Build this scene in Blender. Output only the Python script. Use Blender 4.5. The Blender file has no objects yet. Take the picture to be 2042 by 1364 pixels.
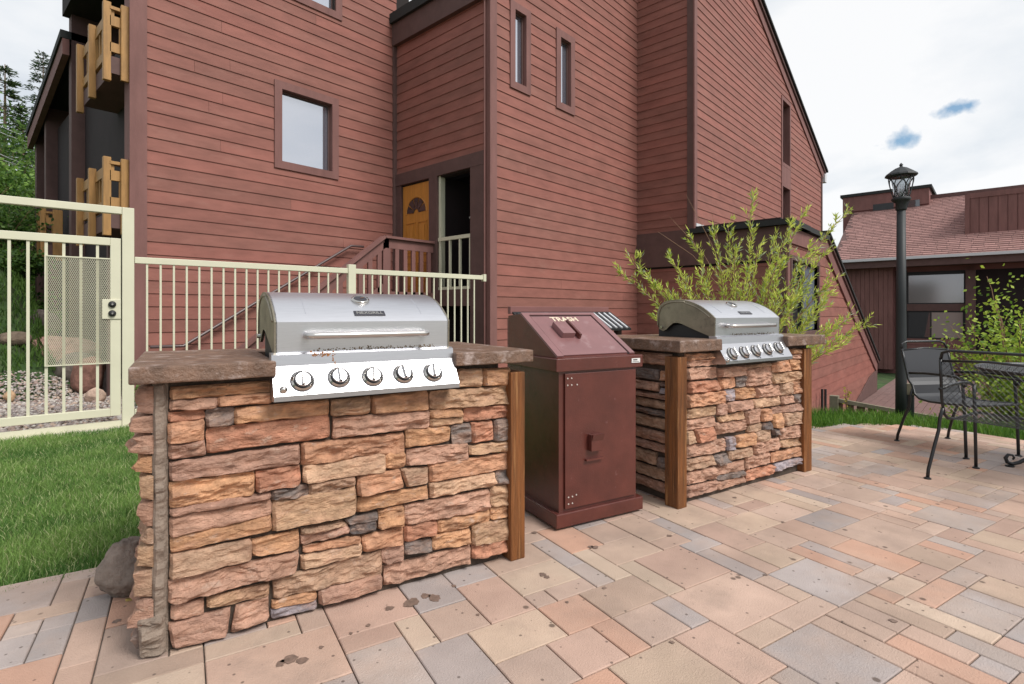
import bpy, math, random
import numpy as np
from mathutils import Vector, Matrix, noise
R = math.radians
random.seed(7); rng = np.random.default_rng(7)
scene = bpy.context.scene
C = scene.collection

# ------------------------------------------------------------------ camera
H = 1.12                                    # lens height above the patio
FPX, CX, HY = 1071.0, 1021.0, 622.0
FW = Vector((0.743, 0.669, 0)); FW.normalize()
RT = Vector((FW.y, -FW.x, 0)); EYE = Vector((0, 0, H))
cd = bpy.data.cameras.new('camera'); cam = bpy.data.objects.new('camera', cd); C.objects.link(cam)
cam.location = EYE; cam.rotation_euler = (R(90), 0, -math.atan2(FW.x, FW.y))
cd.sensor_width = 36; cd.lens = 36 * FPX / 2042; cd.shift_y = (HY - 682) / 2042
cd.clip_start = 0.05; cd.clip_end = 3000
scene.camera = cam
scene.view_settings.view_transform = 'Standard'; scene.view_settings.look = 'None'
scene.view_settings.exposure = 0.38; scene.view_settings.gamma = 1; scene.view_settings.use_curve_mapping = False

def ray(px, py): return FW + RT * ((px - CX) / FPX) + Vector((0, 0, (HY - py) / FPX))
def pp(px, py, D): return EYE + ray(px, py) * D
def onplane(px, py, P, N):
    d = ray(px, py); return EYE + d * ((Vector(P) - EYE).dot(Vector(N)) / d.dot(Vector(N)))
def onv(px, py, v): return onplane(px, py, (0, v, 0), (0, 1, 0))
def onu(px, py, u): return onplane(px, py, (u, 0, 0), (1, 0, 0))
def gp(px, py, z=0.0): return onplane(px, py, (0, 0, z), (0, 0, 1))
def proj(p):
    q = Vector(p) - EYE; D = q.dot(FW)
    if D < .05: return None
    return (CX + FPX * q.dot(RT) / D, HY - FPX * q.z / D, D)

# ------------------------------------------------------------------ world and sun
SUN_EL, SUN_AZ = R(48), None
sun_from = Vector((0.10, -0.86, 0)); sun_from.normalize()
w = bpy.data.worlds.new('World'); scene.world = w; w.use_nodes = True
nt = w.node_tree; N_ = nt.nodes; L_ = nt.links; N_.clear()
def wn(t, **k):
    n = N_.new(t)
    for a, b in k.items(): setattr(n, a, b)
    return n
out = wn('ShaderNodeOutputWorld'); bg = wn('ShaderNodeBackground'); L_.new(bg.outputs[0], out.inputs[0])
sky = wn('ShaderNodeTexSky', sky_type='NISHITA'); sky.sun_disc = False; sky.sun_elevation = SUN_EL
sky.sun_rotation = math.atan2(sun_from.x, sun_from.y)
skys = wn('ShaderNodeVectorMath', operation='SCALE'); skys.inputs[3].default_value = 0.11
L_.new(sky.outputs[0], skys.inputs[0])
tc = wn('ShaderNodeTexCoord'); sep = wn('ShaderNodeSeparateXYZ'); L_.new(tc.outputs['Generated'], sep.inputs[0])
za = wn('ShaderNodeMath', operation='MAXIMUM'); L_.new(sep.outputs[2], za.inputs[0]); za.inputs[1].default_value = 0.0
zb = wn('ShaderNodeMath', operation='ADD'); L_.new(za.outputs[0], zb.inputs[0]); zb.inputs[1].default_value = 0.22
dv = wn('ShaderNodeVectorMath', operation='DIVIDE'); cmb = wn('ShaderNodeCombineXYZ')
for i in range(3): L_.new(zb.outputs[0], cmb.inputs[i])
L_.new(tc.outputs['Generated'], dv.inputs[0]); L_.new(cmb.outputs[0], dv.inputs[1])
nz = wn('ShaderNodeTexNoise'); nz.inputs['Scale'].default_value = 1.25; nz.inputs['Detail'].default_value = 7; nz.inputs['Roughness'].default_value = .55
nz.inputs['Distortion'].default_value = .3
L_.new(dv.outputs[0], nz.inputs['Vector'])
cr = wn('ShaderNodeValToRGB'); L_.new(nz.outputs[0], cr.inputs[0])
cr.color_ramp.elements[0].position = .30; cr.color_ramp.elements[0].color = (.46, .52, .60, 1)
cr.color_ramp.elements[1].position = .60; cr.color_ramp.elements[1].color = (.90, .90, .90, 1)
e = cr.color_ramp.elements.new(.46); e.color = (.76, .79, .82, 1)
# two small openings where the blue shows through
nb = wn('ShaderNodeTexNoise'); nb.inputs['Scale'].default_value = 34; nb.inputs['Detail'].default_value = 5
L_.new(tc.outputs['Generated'], nb.inputs['Vector'])
mask = None
for (px, py, sx, sy) in ((1907, 215, .017, .0065), (1796, 280, .021, .0085)):
    d = ray(px, py).normalized()
    hx = Vector((d.y, -d.x, 0)).normalized(); vy = hx.cross(d)
    a = wn('ShaderNodeVectorMath', operation='DOT_PRODUCT'); L_.new(tc.outputs['Generated'], a.inputs[0]); a.inputs[1].default_value = hx / sx
    b = wn('ShaderNodeVectorMath', operation='DOT_PRODUCT'); L_.new(tc.outputs['Generated'], b.inputs[0]); b.inputs[1].default_value = vy / sy
    c2 = wn('ShaderNodeCombineXYZ'); L_.new(a.outputs['Value'], c2.inputs[0])
    bo = wn('ShaderNodeMath', operation='SUBTRACT'); L_.new(b.outputs['Value'], bo.inputs[0]); bo.inputs[1].default_value = d.dot(vy) / sy
    L_.new(bo.outputs[0], c2.inputs[1])
    f = wn('ShaderNodeVectorMath', operation='DOT_PRODUCT'); L_.new(tc.outputs['Generated'], f.inputs[0]); f.inputs[1].default_value = d
    lt = wn('ShaderNodeMath', operation='LESS_THAN'); L_.new(f.outputs['Value'], lt.inputs[0]); lt.inputs[1].default_value = 0
    l4 = wn('ShaderNodeMath', operation='MULTIPLY'); L_.new(lt.outputs[0], l4.inputs[0]); l4.inputs[1].default_value = 9
    ln = wn('ShaderNodeVectorMath', operation='LENGTH'); L_.new(c2.outputs[0], ln.inputs[0])
    s1 = wn('ShaderNodeMath', operation='ADD'); L_.new(ln.outputs['Value'], s1.inputs[0]); L_.new(l4.outputs[0], s1.inputs[1])
    nn = wn('ShaderNodeMath', operation='MULTIPLY'); L_.new(nb.outputs[0], nn.inputs[0]); nn.inputs[1].default_value = 6.5
    s2 = wn('ShaderNodeMath', operation='ADD'); L_.new(s1.outputs[0], s2.inputs[0]); L_.new(nn.outputs[0], s2.inputs[1])
    mr = wn('ShaderNodeMapRange'); L_.new(s2.outputs[0], mr.inputs[0]); mr.inputs[1].default_value = 3.0; mr.inputs[2].default_value = 4.7
    mr.inputs[3].default_value = 1; mr.inputs[4].default_value = 0
    if mask is None: mask = mr.outputs[0]
    else:
        m = wn('ShaderNodeMath', operation='MAXIMUM'); L_.new(mask, m.inputs[0]); L_.new(mr.outputs[0], m.inputs[1]); mask = m.outputs[0]
blue = wn('ShaderNodeVectorMath', operation='MULTIPLY'); L_.new(skys.outputs[0], blue.inputs[0]); blue.inputs[1].default_value = (1.1, 1.2, 1.15)
mx = wn('ShaderNodeMix', data_type='RGBA'); L_.new(mask, mx.inputs[0]); L_.new(cr.outputs[0], mx.inputs[6]); L_.new(blue.outputs[0], mx.inputs[7])
mx2 = wn('ShaderNodeMix', data_type='RGBA'); mx2.inputs[0].default_value = .08; L_.new(mx.outputs[2], mx2.inputs[6]); L_.new(skys.outputs[0], mx2.inputs[7])
L_.new(mx2.outputs[2], bg.inputs[0]); bg.inputs[1].default_value = 0.88
sd = bpy.data.lights.new('sun', 'SUN'); sd.energy = 2.7; sd.angle = R(24); sd.color = (1, .965, .91)
so = bpy.data.objects.new('sun', sd); C.objects.link(so)
sv = sun_from * math.cos(SUN_EL) + Vector((0, 0, math.sin(SUN_EL)))
so.rotation_euler = sv.to_track_quat('Z', 'Y').to_euler(); so.location = (0, -5, 20)

# ------------------------------------------------------------------ materials
def mat(name, col, rough=.7, metal=0, var=0.0, nscale=6.0, bump=0.0, bscale=30.0, objcol=False, attr=None,
        stretch=(1, 1, 1), spec=.5, col2=None, dirt=None, detail=6, sub=0, trans=0, spots=None):
    m = bpy.data.materials.new(name); m.use_nodes = True
    t = m.node_tree; n = t.nodes; l = t.links; p = n['Principled BSDF']
    p.inputs['Roughness'].default_value = rough; p.inputs['Metallic'].default_value = metal
    p.inputs['Specular IOR Level'].default_value = spec
    tcn = n.new('ShaderNodeTexCoord'); mp = n.new('ShaderNodeMapping'); mp.inputs['Scale'].default_value = stretch
    geo = n.new('ShaderNodeNewGeometry')
    l.new(geo.outputs['Position'], mp.inputs['Vector'])
    if objcol:
        oi = n.new('ShaderNodeObjectInfo'); base = oi.outputs['Color']
    elif attr:
        at = n.new('ShaderNodeAttribute'); at.attribute_name = attr; base = at.outputs['Color']
    else:
        rgb = n.new('ShaderNodeRGB'); rgb.outputs[0].default_value = (*col, 1); base = rgb.outputs[0]
    def noise_(sc, dt=detail, ro=.6):
        q = n.new('ShaderNodeTexNoise'); q.inputs['Scale'].default_value = sc; q.inputs['Detail'].default_value = dt
        q.inputs['Roughness'].default_value = ro; l.new(mp.outputs[0], q.inputs['Vector']); return q
    if col2:
        q = noise_(nscale * .6); r_ = n.new('ShaderNodeMapRange'); l.new(q.outputs[0], r_.inputs[0]); r_.inputs[1].default_value = .46; r_.inputs[2].default_value = .72; r_.inputs[4].default_value = .7
        mm = n.new('ShaderNodeMix'); mm.data_type = 'RGBA'; l.new(r_.outputs[0], mm.inputs[0]); l.new(base, mm.inputs[6]); mm.inputs[7].default_value = (*col2, 1); base = mm.outputs[2]
    if var:
        q = noise_(nscale); r_ = n.new('ShaderNodeMapRange'); l.new(q.outputs[0], r_.inputs[0]); r_.inputs[1].default_value = .3; r_.inputs[2].default_value = .7
        r_.inputs[3].default_value = 1 - var; r_.inputs[4].default_value = 1 + var
        mm = n.new('ShaderNodeVectorMath'); mm.operation = 'SCALE'; l.new(base, mm.inputs[0]); l.new(r_.outputs[0], mm.inputs[3]); base = mm.outputs[0]
    if dirt:   # (colour, scale, threshold lo, hi)
        q = noise_(dirt[1], 8, .65); r_ = n.new('ShaderNodeMapRange'); l.new(q.outputs[0], r_.inputs[0]); r_.inputs[1].default_value = dirt[2]; r_.inputs[2].default_value = dirt[3]
        mm = n.new('ShaderNodeMix'); mm.data_type = 'RGBA'; l.new(r_.outputs[0], mm.inputs[0]); l.new(base, mm.inputs[6]); mm.inputs[7].default_value = (*dirt[0], 1); base = mm.outputs[2]
    if spots:  # small round stains: (colour, scale, radius)
        for (sc_, sscale, rad, amt) in spots:
            vo = n.new('ShaderNodeTexVoronoi'); vo.inputs['Scale'].default_value = sscale; l.new(mp.outputs[0], vo.inputs['Vector'])
            r_ = n.new('ShaderNodeMapRange'); l.new(vo.outputs['Distance'], r_.inputs[0]); r_.inputs[1].default_value = rad * .6; r_.inputs[2].default_value = rad; r_.inputs[3].default_value = amt; r_.inputs[4].default_value = 0
            wc = n.new('ShaderNodeSeparateColor'); l.new(vo.outputs['Color'], wc.inputs[0])
            g_ = n.new('ShaderNodeMath'); g_.operation = 'GREATER_THAN'; l.new(wc.outputs[0], g_.inputs[0]); g_.inputs[1].default_value = .62
            k_ = n.new('ShaderNodeMath'); k_.operation = 'MULTIPLY'; l.new(r_.outputs[0], k_.inputs[0]); l.new(g_.outputs[0], k_.inputs[1])
            mm = n.new('ShaderNodeMix'); mm.data_type = 'RGBA'; l.new(k_.outputs[0], mm.inputs[0]); l.new(base, mm.inputs[6]); mm.inputs[7].default_value = (*sc_, 1); base = mm.outputs[2]
    l.new(base, p.inputs['Base Color'])
    if bump:
        q = noise_(bscale, 8, .65); b = n.new('ShaderNodeBump'); b.inputs['Strength'].default_value = min(1, bump); b.inputs['Distance'].default_value = .01 * max(1, bump)
        l.new(q.outputs[0], b.inputs['Height']); l.new(b.outputs[0], p.inputs['Normal'])
    if trans:
        tr = n.new('ShaderNodeBsdfTranslucent'); l.new(base, tr.inputs[0]); ms = n.new('ShaderNodeMixShader'); ms.inputs[0].default_value = trans
        l.new(p.outputs[0], ms.inputs[1]); l.new(tr.outputs[0], ms.inputs[2]); l.new(ms.outputs[0], n['Material Output'].inputs[0])
    return m

M = {}
M['siding'] = mat('siding', None, .7, objcol=True, var=.17, nscale=2.2, bump=.35, bscale=70, stretch=(1, 1, 3), spec=.3, dirt=((.31, .155, .125), 1.6, .56, .95), detail=10)
M['siding_far'] = mat('siding_far', (.20, .085, .078), .8, var=.12, nscale=2)
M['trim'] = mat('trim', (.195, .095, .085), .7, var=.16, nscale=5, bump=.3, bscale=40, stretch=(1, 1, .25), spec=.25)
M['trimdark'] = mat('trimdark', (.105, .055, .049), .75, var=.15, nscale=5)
M['black'] = mat('black', (.012, .012, .014), .55)
M['dark'] = mat('dark', (.02, .014, .013), .9)
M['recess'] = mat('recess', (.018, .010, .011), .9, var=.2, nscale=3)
M['roof'] = mat('roof', (.02, .022, .022), .85, bump=.6, bscale=50)
M['flash'] = mat('flash', (.6, .6, .62), .5)
M['balc'] = mat('balcony_wood', (.34, .18, .055), .6, var=.22, nscale=7, stretch=(3, 3, .5), bump=.3, bscale=40)
M['door'] = mat('door_wood', (.50, .215, .04), .4, var=.15, nscale=8, stretch=(3, 3, .4))
M['cream'] = mat('cream_paint', (.60, .58, .44), .45, var=.05, nscale=3)
M['slab'] = mat('slab', (.165, .098, .066), .42, var=.4, nscale=16, bump=.9, bscale=70, dirt=((.36, .28, .25), 13, .54, .68), spec=.5)
M['mortar'] = mat('mortar', (.25, .195, .155), .95, var=.25, nscale=20, bump=1, bscale=80)
M['grout'] = mat('grout', (.075, .055, .042), .95, var=.3, nscale=30, bump=1, bscale=80)
M['stone'] = mat('stone', None, .85, objcol=True, var=.36, nscale=16, bump=1.7, bscale=60, stretch=(1, 1, 2.0), spec=.2,
                 col2=(.44, .25, .17), dirt=((.58, .42, .33), 17, .58, .74), detail=9)
M['post'] = mat('post_wood', (.185, .066, .016), .5, var=.5, nscale=9, stretch=(5, 5, .30), bump=1.2, bscale=26,
                dirt=((.40, .20, .075), 8, .56, .70))
M['paver'] = mat('paver', None, .9, objcol=True, col2=(.47, .335, .265), var=.14, nscale=3.2, bump=.6, bscale=160, spec=.2,
                 dirt=((.30, .225, .185), 2.0, .52, .80), spots=(((.10, .07, .055), 9, .13, .8), ((.08, .06, .05), 24, .16, .7), ((.13, .09, .07), 4.2, .07, .75)))
M['paver_far'] = mat('paver_far', None, .88, attr='Col', var=.11, nscale=3.2, bump=.5, bscale=160, spec=.2)
M['sand'] = mat('joint_sand', (.105, .085, .07), 1, var=.3, nscale=30)
M['trash'] = mat('trash_paint', (.092, .023, .017), .27, var=.2, nscale=7, bump=.15, bscale=120, dirt=((.20, .10, .095), 19, .64, .84), spec=.7)
M['trash_pale'] = mat('trash_pale', (.205, .098, .098), .34, var=.12, nscale=6, dirt=((.30, .19, .19), 14, .58, .8), spec=.6)  # paler pink than the body, for hood frame, flap and its handle
M['stain'] = mat('stain', (.17, .115, .09), .7, var=.3, nscale=60)
M['bolt'] = mat('bolt', (.6, .55, .5), .4, .3)
M['letter'] = mat('letter', (.66, .56, .42), .7)
M['white'] = mat('white_plastic', (.7, .7, .68), .5)
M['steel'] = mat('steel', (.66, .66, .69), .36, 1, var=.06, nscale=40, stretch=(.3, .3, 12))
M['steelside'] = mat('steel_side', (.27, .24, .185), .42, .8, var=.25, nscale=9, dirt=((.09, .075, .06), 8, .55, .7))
M['steelpanel'] = mat('steel_panel', (.55, .55, .575), .34, 1, var=.06, nscale=40, stretch=(.3, .3, 12))
M['brushed'] = mat('brushed_steel', (.56, .54, .52), .32, 1)
M['chrome'] = mat('chrome', (.52, .50, .47), .16, 1)
M['grime'] = mat('grime', (.12, .075, .035), .8, var=.5, nscale=60)
M['rust'] = mat('rust', (.30, .13, .045), .8, var=.4, nscale=60)
M['badge'] = mat('badge', (.035, .035, .045), .35, .3)
M['lamp'] = mat('lamp_paint', (.014, .017, .019), .58, var=.2, nscale=4)
M['glassy'] = mat('lamp_glass', (.75, .78, .8), .1); M['glassy'].node_tree.nodes['Principled BSDF'].inputs['Transmission Weight'].default_value = 1
M['iron'] = mat('iron', (.018, .019, .021), .33, .2)
M['ironmesh'] = mat('iron_mesh', (.020, .022, .025), .35, .2); M['tablemesh'] = mat('table_mesh', (.20, .21, .23), .3, .8)
M['sling'] = mat('sling_mesh', (.022, .023, .028), .42)
M['earth'] = mat('earth', (.10, .075, .05), 1, var=.3, nscale=4, bump=1, bscale=20)
M['lawn'] = mat('lawn_soil', (.045, .085, .018), 1, var=.4, nscale=10)
M['hill'] = mat('hillside', (.035, .075, .016), 1, var=.5, nscale=3, bump=1, bscale=14, col2=(.06, .05, .03))
M['grass'] = mat('grass', None, .6, attr='Col', spec=.2, trans=.35)
M['leaf'] = mat('leaf', None, .5, attr='Col', spec=.3, trans=.40)
M['bark'] = mat('bark', (.14, .095, .06), .9, var=.3, nscale=20, bump=.6)
M['twig'] = mat('twig', (.26, .15, .09), .8)
M['rock'] = mat('rock', None, .95, objcol=True, var=.35, nscale=13, bump=2.2, bscale=26, spec=.15, detail=10)
M['gravel'] = mat('gravel', None, .95, attr='Col', var=.15, nscale=30)
M['concrete'] = mat('concrete', (.46, .42, .35), .9, var=.12, nscale=5, bump=.4, bscale=60)
M['deck'] = mat('deck_boards', (.17, .10, .09), .8, var=.2, nscale=5)
M['shingle'] = mat('shingle', None, .9, attr='Col', var=.12, nscale=8, bump=.5, bscale=30)
M['blind'] = mat('blind', (.30, .24, .22), .7)
M['farglass'] = mat('far_glass', (.10, .10, .10), .15)
M['weathered'] = mat('weathered_wood', (.20, .17, .12), .9, var=.25, nscale=10)
M['handrail'] = mat('handrail_paint', (.11, .075, .075), .35)
def glass_mat(name, mixf, base, rough=.02):
    m = bpy.data.materials.new(name); m.use_nodes = True; t = m.node_tree; n = t.nodes
    g = n.new('ShaderNodeBsdfGlossy'); g.inputs['Roughness'].default_value = rough; g.inputs['Color'].default_value = (.92, .94, 1, 1)
    ms = n.new('ShaderNodeMixShader'); ms.inputs[0].default_value = mixf
    p = n['Principled BSDF']; p.inputs['Base Color'].default_value = (*base, 1)
    t.links.new(p.outputs[0], ms.inputs[1]); t.links.new(g.outputs[0], ms.inputs[2]); t.links.new(ms.outputs[0], n['Material Output'].inputs[0]); return m
M['glass'] = glass_mat('window_glass', .55, (.10, .12, .16))
M['glassdark'] = glass_mat('dark_glass', .12, (.012, .012, .014))
M['glassgrey'] = glass_mat('far_window_glass', .22, (.16, .14, .13), .12)

# ------------------------------------------------------------------ mesh helpers
class MB:
    def __init__(s): s.v = []; s.f = []; s.c = []
    def add(s, vs, fs, col=None):
        o = len(s.v); s.v += [tuple(x) for x in vs]; s.f += [tuple(i + o for i in f) for f in fs]
        if col is not None: s.c += [col] * len(fs)
        return s
    def box(s, a, b, col=None):
        x0, y0, z0 = a; x1, y1, z1 = b
        vs = [(x0, y0, z0), (x1, y0, z0), (x1, y1, z0), (x0, y1, z0), (x0, y0, z1), (x1, y0, z1), (x1, y1, z1), (x0, y1, z1)]
        return s.add(vs, [(3, 2, 1, 0), (4, 5, 6, 7), (0, 1, 5, 4), (1, 2, 6, 5), (2, 3, 7, 6), (3, 0, 4, 7)], col)
    def bar(s, p, q, wd, ht, up=(0, 0, 1), col=None):       # rectangular bar from p to q
        p = Vector(p); q = Vector(q); d = (q - p).normalized(); up = Vector(up)
        a = d.cross(up)
        if a.length < 1e-4: a = d.cross(Vector((1, 0, 0)))
        a.normalize(); b = a.cross(d).normalized(); a *= wd / 2; b *= ht / 2
        vs = [p - a - b, p + a - b, p + a + b, p - a + b, q - a - b, q + a - b, q + a + b, q - a + b]
        return s.add(vs, [(3, 2, 1, 0), (4, 5, 6, 7), (0, 1, 5, 4), (1, 2, 6, 5), (2, 3, 7, 6), (3, 0, 4, 7)], col)
    def tube(s, pts, r, n=8, col=None, cap=True):
        pts = [Vector(p) for p in pts]; rr = r if isinstance(r, (list, tuple)) else [r] * len(pts)
        vs = []; prev = None
        for i, p in enumerate(pts):
            d = (pts[min(i + 1, len(pts) - 1)] - pts[max(i - 1, 0)]).normalized()
            if prev is None:
                a = d.orthogonal().normalized()
            else:
                a = (prev - d * prev.dot(d)); a = a.normalized() if a.length > 1e-6 else d.orthogonal().normalized()
            prev = a; b = d.cross(a)
            for k in range(n):
                t = 2 * math.pi * k / n; vs.append(p + (a * math.cos(t) + b * math.sin(t)) * rr[i])
        fs = []
        for i in range(len(pts) - 1):
            for k in range(n):
                k2 = (k + 1) % n; fs.append((i * n + k, i * n + k2, (i + 1) * n + k2, (i + 1) * n + k))
        if cap:
            fs.append(tuple(reversed(range(n)))); fs.append(tuple((len(pts) - 1) * n + k for k in range(n)))
        return s.add(vs, fs, col)
    def lathe(s, prof, n=24, c=(0, 0, 0), axis=None, a0=0.0, col=None):   # prof [(r,z)]
        c = Vector(c); Q = Matrix.Identity(3) if axis is None else Vector((0, 0, 1)).rotation_difference(Vector(axis)).to_matrix()
        vs = []; fs = []
        for (r, z) in prof:
            for k in range(n):
                t = 2 * math.pi * k / n + a0; vs.append(c + Q @ Vector((r * math.cos(t), r * math.sin(t), z)))
        for i in range(len(prof) - 1):
            for k in range(n):
                k2 = (k + 1) % n; fs.append((i * n + k, i * n + k2, (i + 1) * n + k2, (i + 1) * n + k))
        fs.append(tuple(reversed(range(n)))); fs.append(tuple((len(prof) - 1) * n + k for k in range(n)))
        return s.add(vs, fs, col)
    def prism(s, poly, f0, f1, col=None):      # poly list of (a,b); f0/f1 map (a,b)->3D for the two ends
        n = len(poly); vs = [f0(*p) for p in poly] + [f1(*p) for p in poly]
        fs = [tuple(reversed(range(n))), tuple(range(n, 2 * n))] + [(i, (i + 1) % n, n + (i + 1) % n, n + i) for i in range(n)]
        return s.add(vs, fs, col)
    def build(s, name, m, parent=None, smooth=False, bevel=0, color=None, recalc=True):
        me = bpy.data.meshes.new(name); me.from_pydata(s.v, [], s.f)
        if s.c:
            at = me.color_attributes.new('Col', 'FLOAT_COLOR', 'CORNER'); arr = []
            for f, c in zip(s.f, s.c): arr += [c[0], c[1], c[2], 1.0] * len(f)
            at.data.foreach_set('color', arr)
        me.materials.append(M[m] if isinstance(m, str) else m)
        if recalc:
            import bmesh
            b = bmesh.new(); b.from_mesh(me); bmesh.ops.recalc_face_normals(b, faces=b.faces); b.to_mesh(me); b.free()
        if smooth:
            me.polygons.foreach_set('use_smooth', [True] * len(me.polygons))
        o = bpy.data.objects.new(name, me); C.objects.link(o)
        if parent: o.parent = parent
        if bevel:
            bv = o.modifiers.new('bevel', 'BEVEL'); bv.width = bevel; bv.segments = 2; bv.limit_method = 'ANGLE'; bv.angle_limit = R(35)
        if color: o.color = (*color, 1)
        return o
def tag(o, label=None, cat=None, group=None, kind=None):
    if label: o['label'] = label
    if cat: o['category'] = cat
    if group: o['group'] = group
    if kind: o['kind'] = kind
    return o
def thing(name, label, cat, loc=(0, 0, 0), rz=0.0, group=None):
    o = bpy.data.objects.new(name, None); C.objects.link(o); o.location = loc; o.rotation_euler = (0, 0, rz); o.empty_display_size = .1
    return tag(o, label, cat, group)
def text_mesh(txt, size, name, m, parent, mtx, ext=.001, bold=.0):
    cu = bpy.data.curves.new(name, 'FONT'); cu.body = txt; cu.size = size; cu.extrude = ext; cu.offset = bold; cu.align_x = 'CENTER'; cu.align_y = 'CENTER'
    to = bpy.data.objects.new(name, cu); C.objects.link(to)
    dg = bpy.context.evaluated_depsgraph_get(); me = bpy.data.meshes.new_from_object(to.evaluated_get(dg))
    bpy.data.objects.remove(to); me.transform(mtx); me.materials.clear(); me.materials.append(M[m])
    o = bpy.data.objects.new(name, me); C.objects.link(o); o.parent = parent; return o
def fast_mesh(name, verts, faces_flat, nper, cols, m, parent=None):
    """verts (n,3) float, faces all with nper corners; cols per face (k,3)"""
    me = bpy.data.meshes.new(name); nf = len(faces_flat) // nper
    me.vertices.add(len(verts)); me.vertices.foreach_set('co', np.asarray(verts, 'f').ravel())
    me.loops.add(len(faces_flat)); me.loops.foreach_set('vertex_index', np.asarray(faces_flat, 'i'))
    me.polygons.add(nf); me.polygons.foreach_set('loop_start', np.arange(0, nf * nper, nper, dtype='i'))
    me.update(calc_edges=True)
    if cols is not None:
        at = me.color_attributes.new('Col', 'FLOAT_COLOR', 'CORNER')
        cc = np.concatenate([np.repeat(np.asarray(cols, 'f'), nper, axis=0), np.ones((nf * nper, 1), 'f')], 1)
        at.data.foreach_set('color', cc.ravel().astype('f'))
    me.materials.append(M[m]); o = bpy.data.objects.new(name, me); C.objects.link(o)
    if parent: o.parent = parent
    return o
def blades(name, pts, hts, wid, cols, m, lean=.5, parent=None):
    n = len(pts); a = rng.uniform(0, 2 * np.pi, n); dx = np.cos(a) * wid / 2; dy = np.sin(a) * wid / 2
    b = rng.uniform(0, 2 * np.pi, n); lr = rng.uniform(.1, 1, n) * lean * hts
    P = np.asarray(pts, float); V = np.zeros((n, 5, 3))
    V[:, 0] = P; V[:, 0, 0] -= dx; V[:, 0, 1] -= dy; V[:, 1] = P; V[:, 1, 0] += dx; V[:, 1, 1] += dy
    mid = P.copy(); mid[:, 0] += np.cos(b) * lr * .35; mid[:, 1] += np.sin(b) * lr * .35; mid[:, 2] += hts * .6
    V[:, 2] = mid; V[:, 2, 0] += dx * .8; V[:, 2, 1] += dy * .8; V[:, 3] = mid; V[:, 3, 0] -= dx * .8; V[:, 3, 1] -= dy * .8
    V[:, 4] = P; V[:, 4, 0] += np.cos(b) * lr; V[:, 4, 1] += np.sin(b) * lr; V[:, 4, 2] += hts
    i = np.arange(n)[:, None] * 5
    F = np.concatenate([i + [0, 1, 2], i + [0, 2, 3], i + [3, 2, 4]], 1).ravel()
    return fast_mesh(name, V.reshape(-1, 3), F, 3, np.repeat(cols, 3, axis=0), m, parent)
def sstep(a, b, x):
    t = max(0, min(1, (x - a) / (b - a))); return t * t * (3 - 2 * t)

# ------------------------------------------------------------------ ground
ANG = math.atan2(-.379, 1.278)                      # the patio and both counters share this direction
D1 = Vector((math.cos(ANG), math.sin(ANG), 0)); B1 = Vector((-D1.y, D1.x, 0))   # along, away
C1 = Vector((.561, 2.032, 0)); C2 = Vector((2.959, 1.369, 0)); ANG2 = ANG + R(.9)
def loc1(x, y, z=0): return C1 + D1 * x + B1 * y + Vector((0, 0, z))
def to1(p): q = Vector((p[0], p[1], 0)) - C1; return q.dot(D1), q.dot(B1)
def ground_z(x, y):
    z = -.07 + 0.0
    lx, ly = to1((x, y))
    drop = sstep(6.65, 7.5, lx) if ly < 3.5 else sstep(9.3 - .0, 9.9, x)
    z -= 1.38 * drop
    hill = (2.5 * sstep(8.7, 14.5, y) + .12 * max(0, y - 14)) * sstep(1.95, 1.1, x)
    hill += .0
    return z + hill
gx = sorted(set([-400, -250, -120, -60, -35, -20] + [i * .5 for i in range(-24, 60)] + [32, 36, 42, 55, 80, 130, 250, 400]))
gy = gx
mb = MB(); idx = {}
for i, x in enumerate(gx):
    for j, y in enumerate(gy):
        idx[i, j] = len(mb.v); zz = ground_z(x, y)
        if abs(x) < 12 and 8 < y < 20: zz += .10 * noise.noise(Vector((x * .9, y * .9, 0)))
        mb.v.append((x, y, zz - .03))
for i in range(len(gx) - 1):
    for j in range(len(gy) - 1): mb.f.append((idx[i, j], idx[i + 1, j], idx[i + 1, j + 1], idx[i, j + 1]))
tag(mb.build('ground', 'hill', smooth=True), kind='structure')

PATIO = [(-7, .79), (5.0, .84), (5.65, .78), (6.1, .45), (6.35, 0), (6.35, -.7), (6.2, -5), (-7, -5)]
def inpoly(x, y, P):
    c = False; j = len(P) - 1
    for i in range(len(P)):
        if (P[i][1] > y) != (P[j][1] > y) and x < (P[j][0] - P[i][0]) * (y - P[i][1]) / (P[j][1] - P[i][1]) + P[i][0]: c = not c
        j = i
    return c
patio = MB().prism(PATIO, lambda a, b: loc1(a, b, -.09), lambda a, b: loc1(a, b, -.009)).build('patio', 'sand')
tag(patio, kind='structure')
U = .0985
sizes = [((3, 3), 9), ((4, 3), 5), ((3, 2), 9), ((2, 3), 8), ((2, 2), 9), ((2, 1), 10), ((1, 2), 7), ((3, 1), 8), ((1, 3), 7), ((1, 1), 5)]
pavcols = [(.50, .31, .225), (.36, .32, .30), (.46, .335, .265), (.47, .33, .255), (.43, .33, .27), (.40, .35, .315), (.36, .33, .315), (.44, .335, .26), (.49, .38, .285), (.48, .29, .205), (.45, .315, .25), (.33, .31, .30), (.51, .41, .315), (.47, .355, .285)]
x0c, x1c, y0c, y1c = -70, 66, -52, 9
occ = np.zeros((x1c - x0c, y1c - y0c), bool); pav = []
inside = np.zeros_like(occ)
for i in range(occ.shape[0]):
    for j in range(occ.shape[1]):
        inside[i, j] = inpoly((i + x0c + .5) * U, (j + y0c + .5) * U - .03, PATIO)
rp = random.Random(11)
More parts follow.
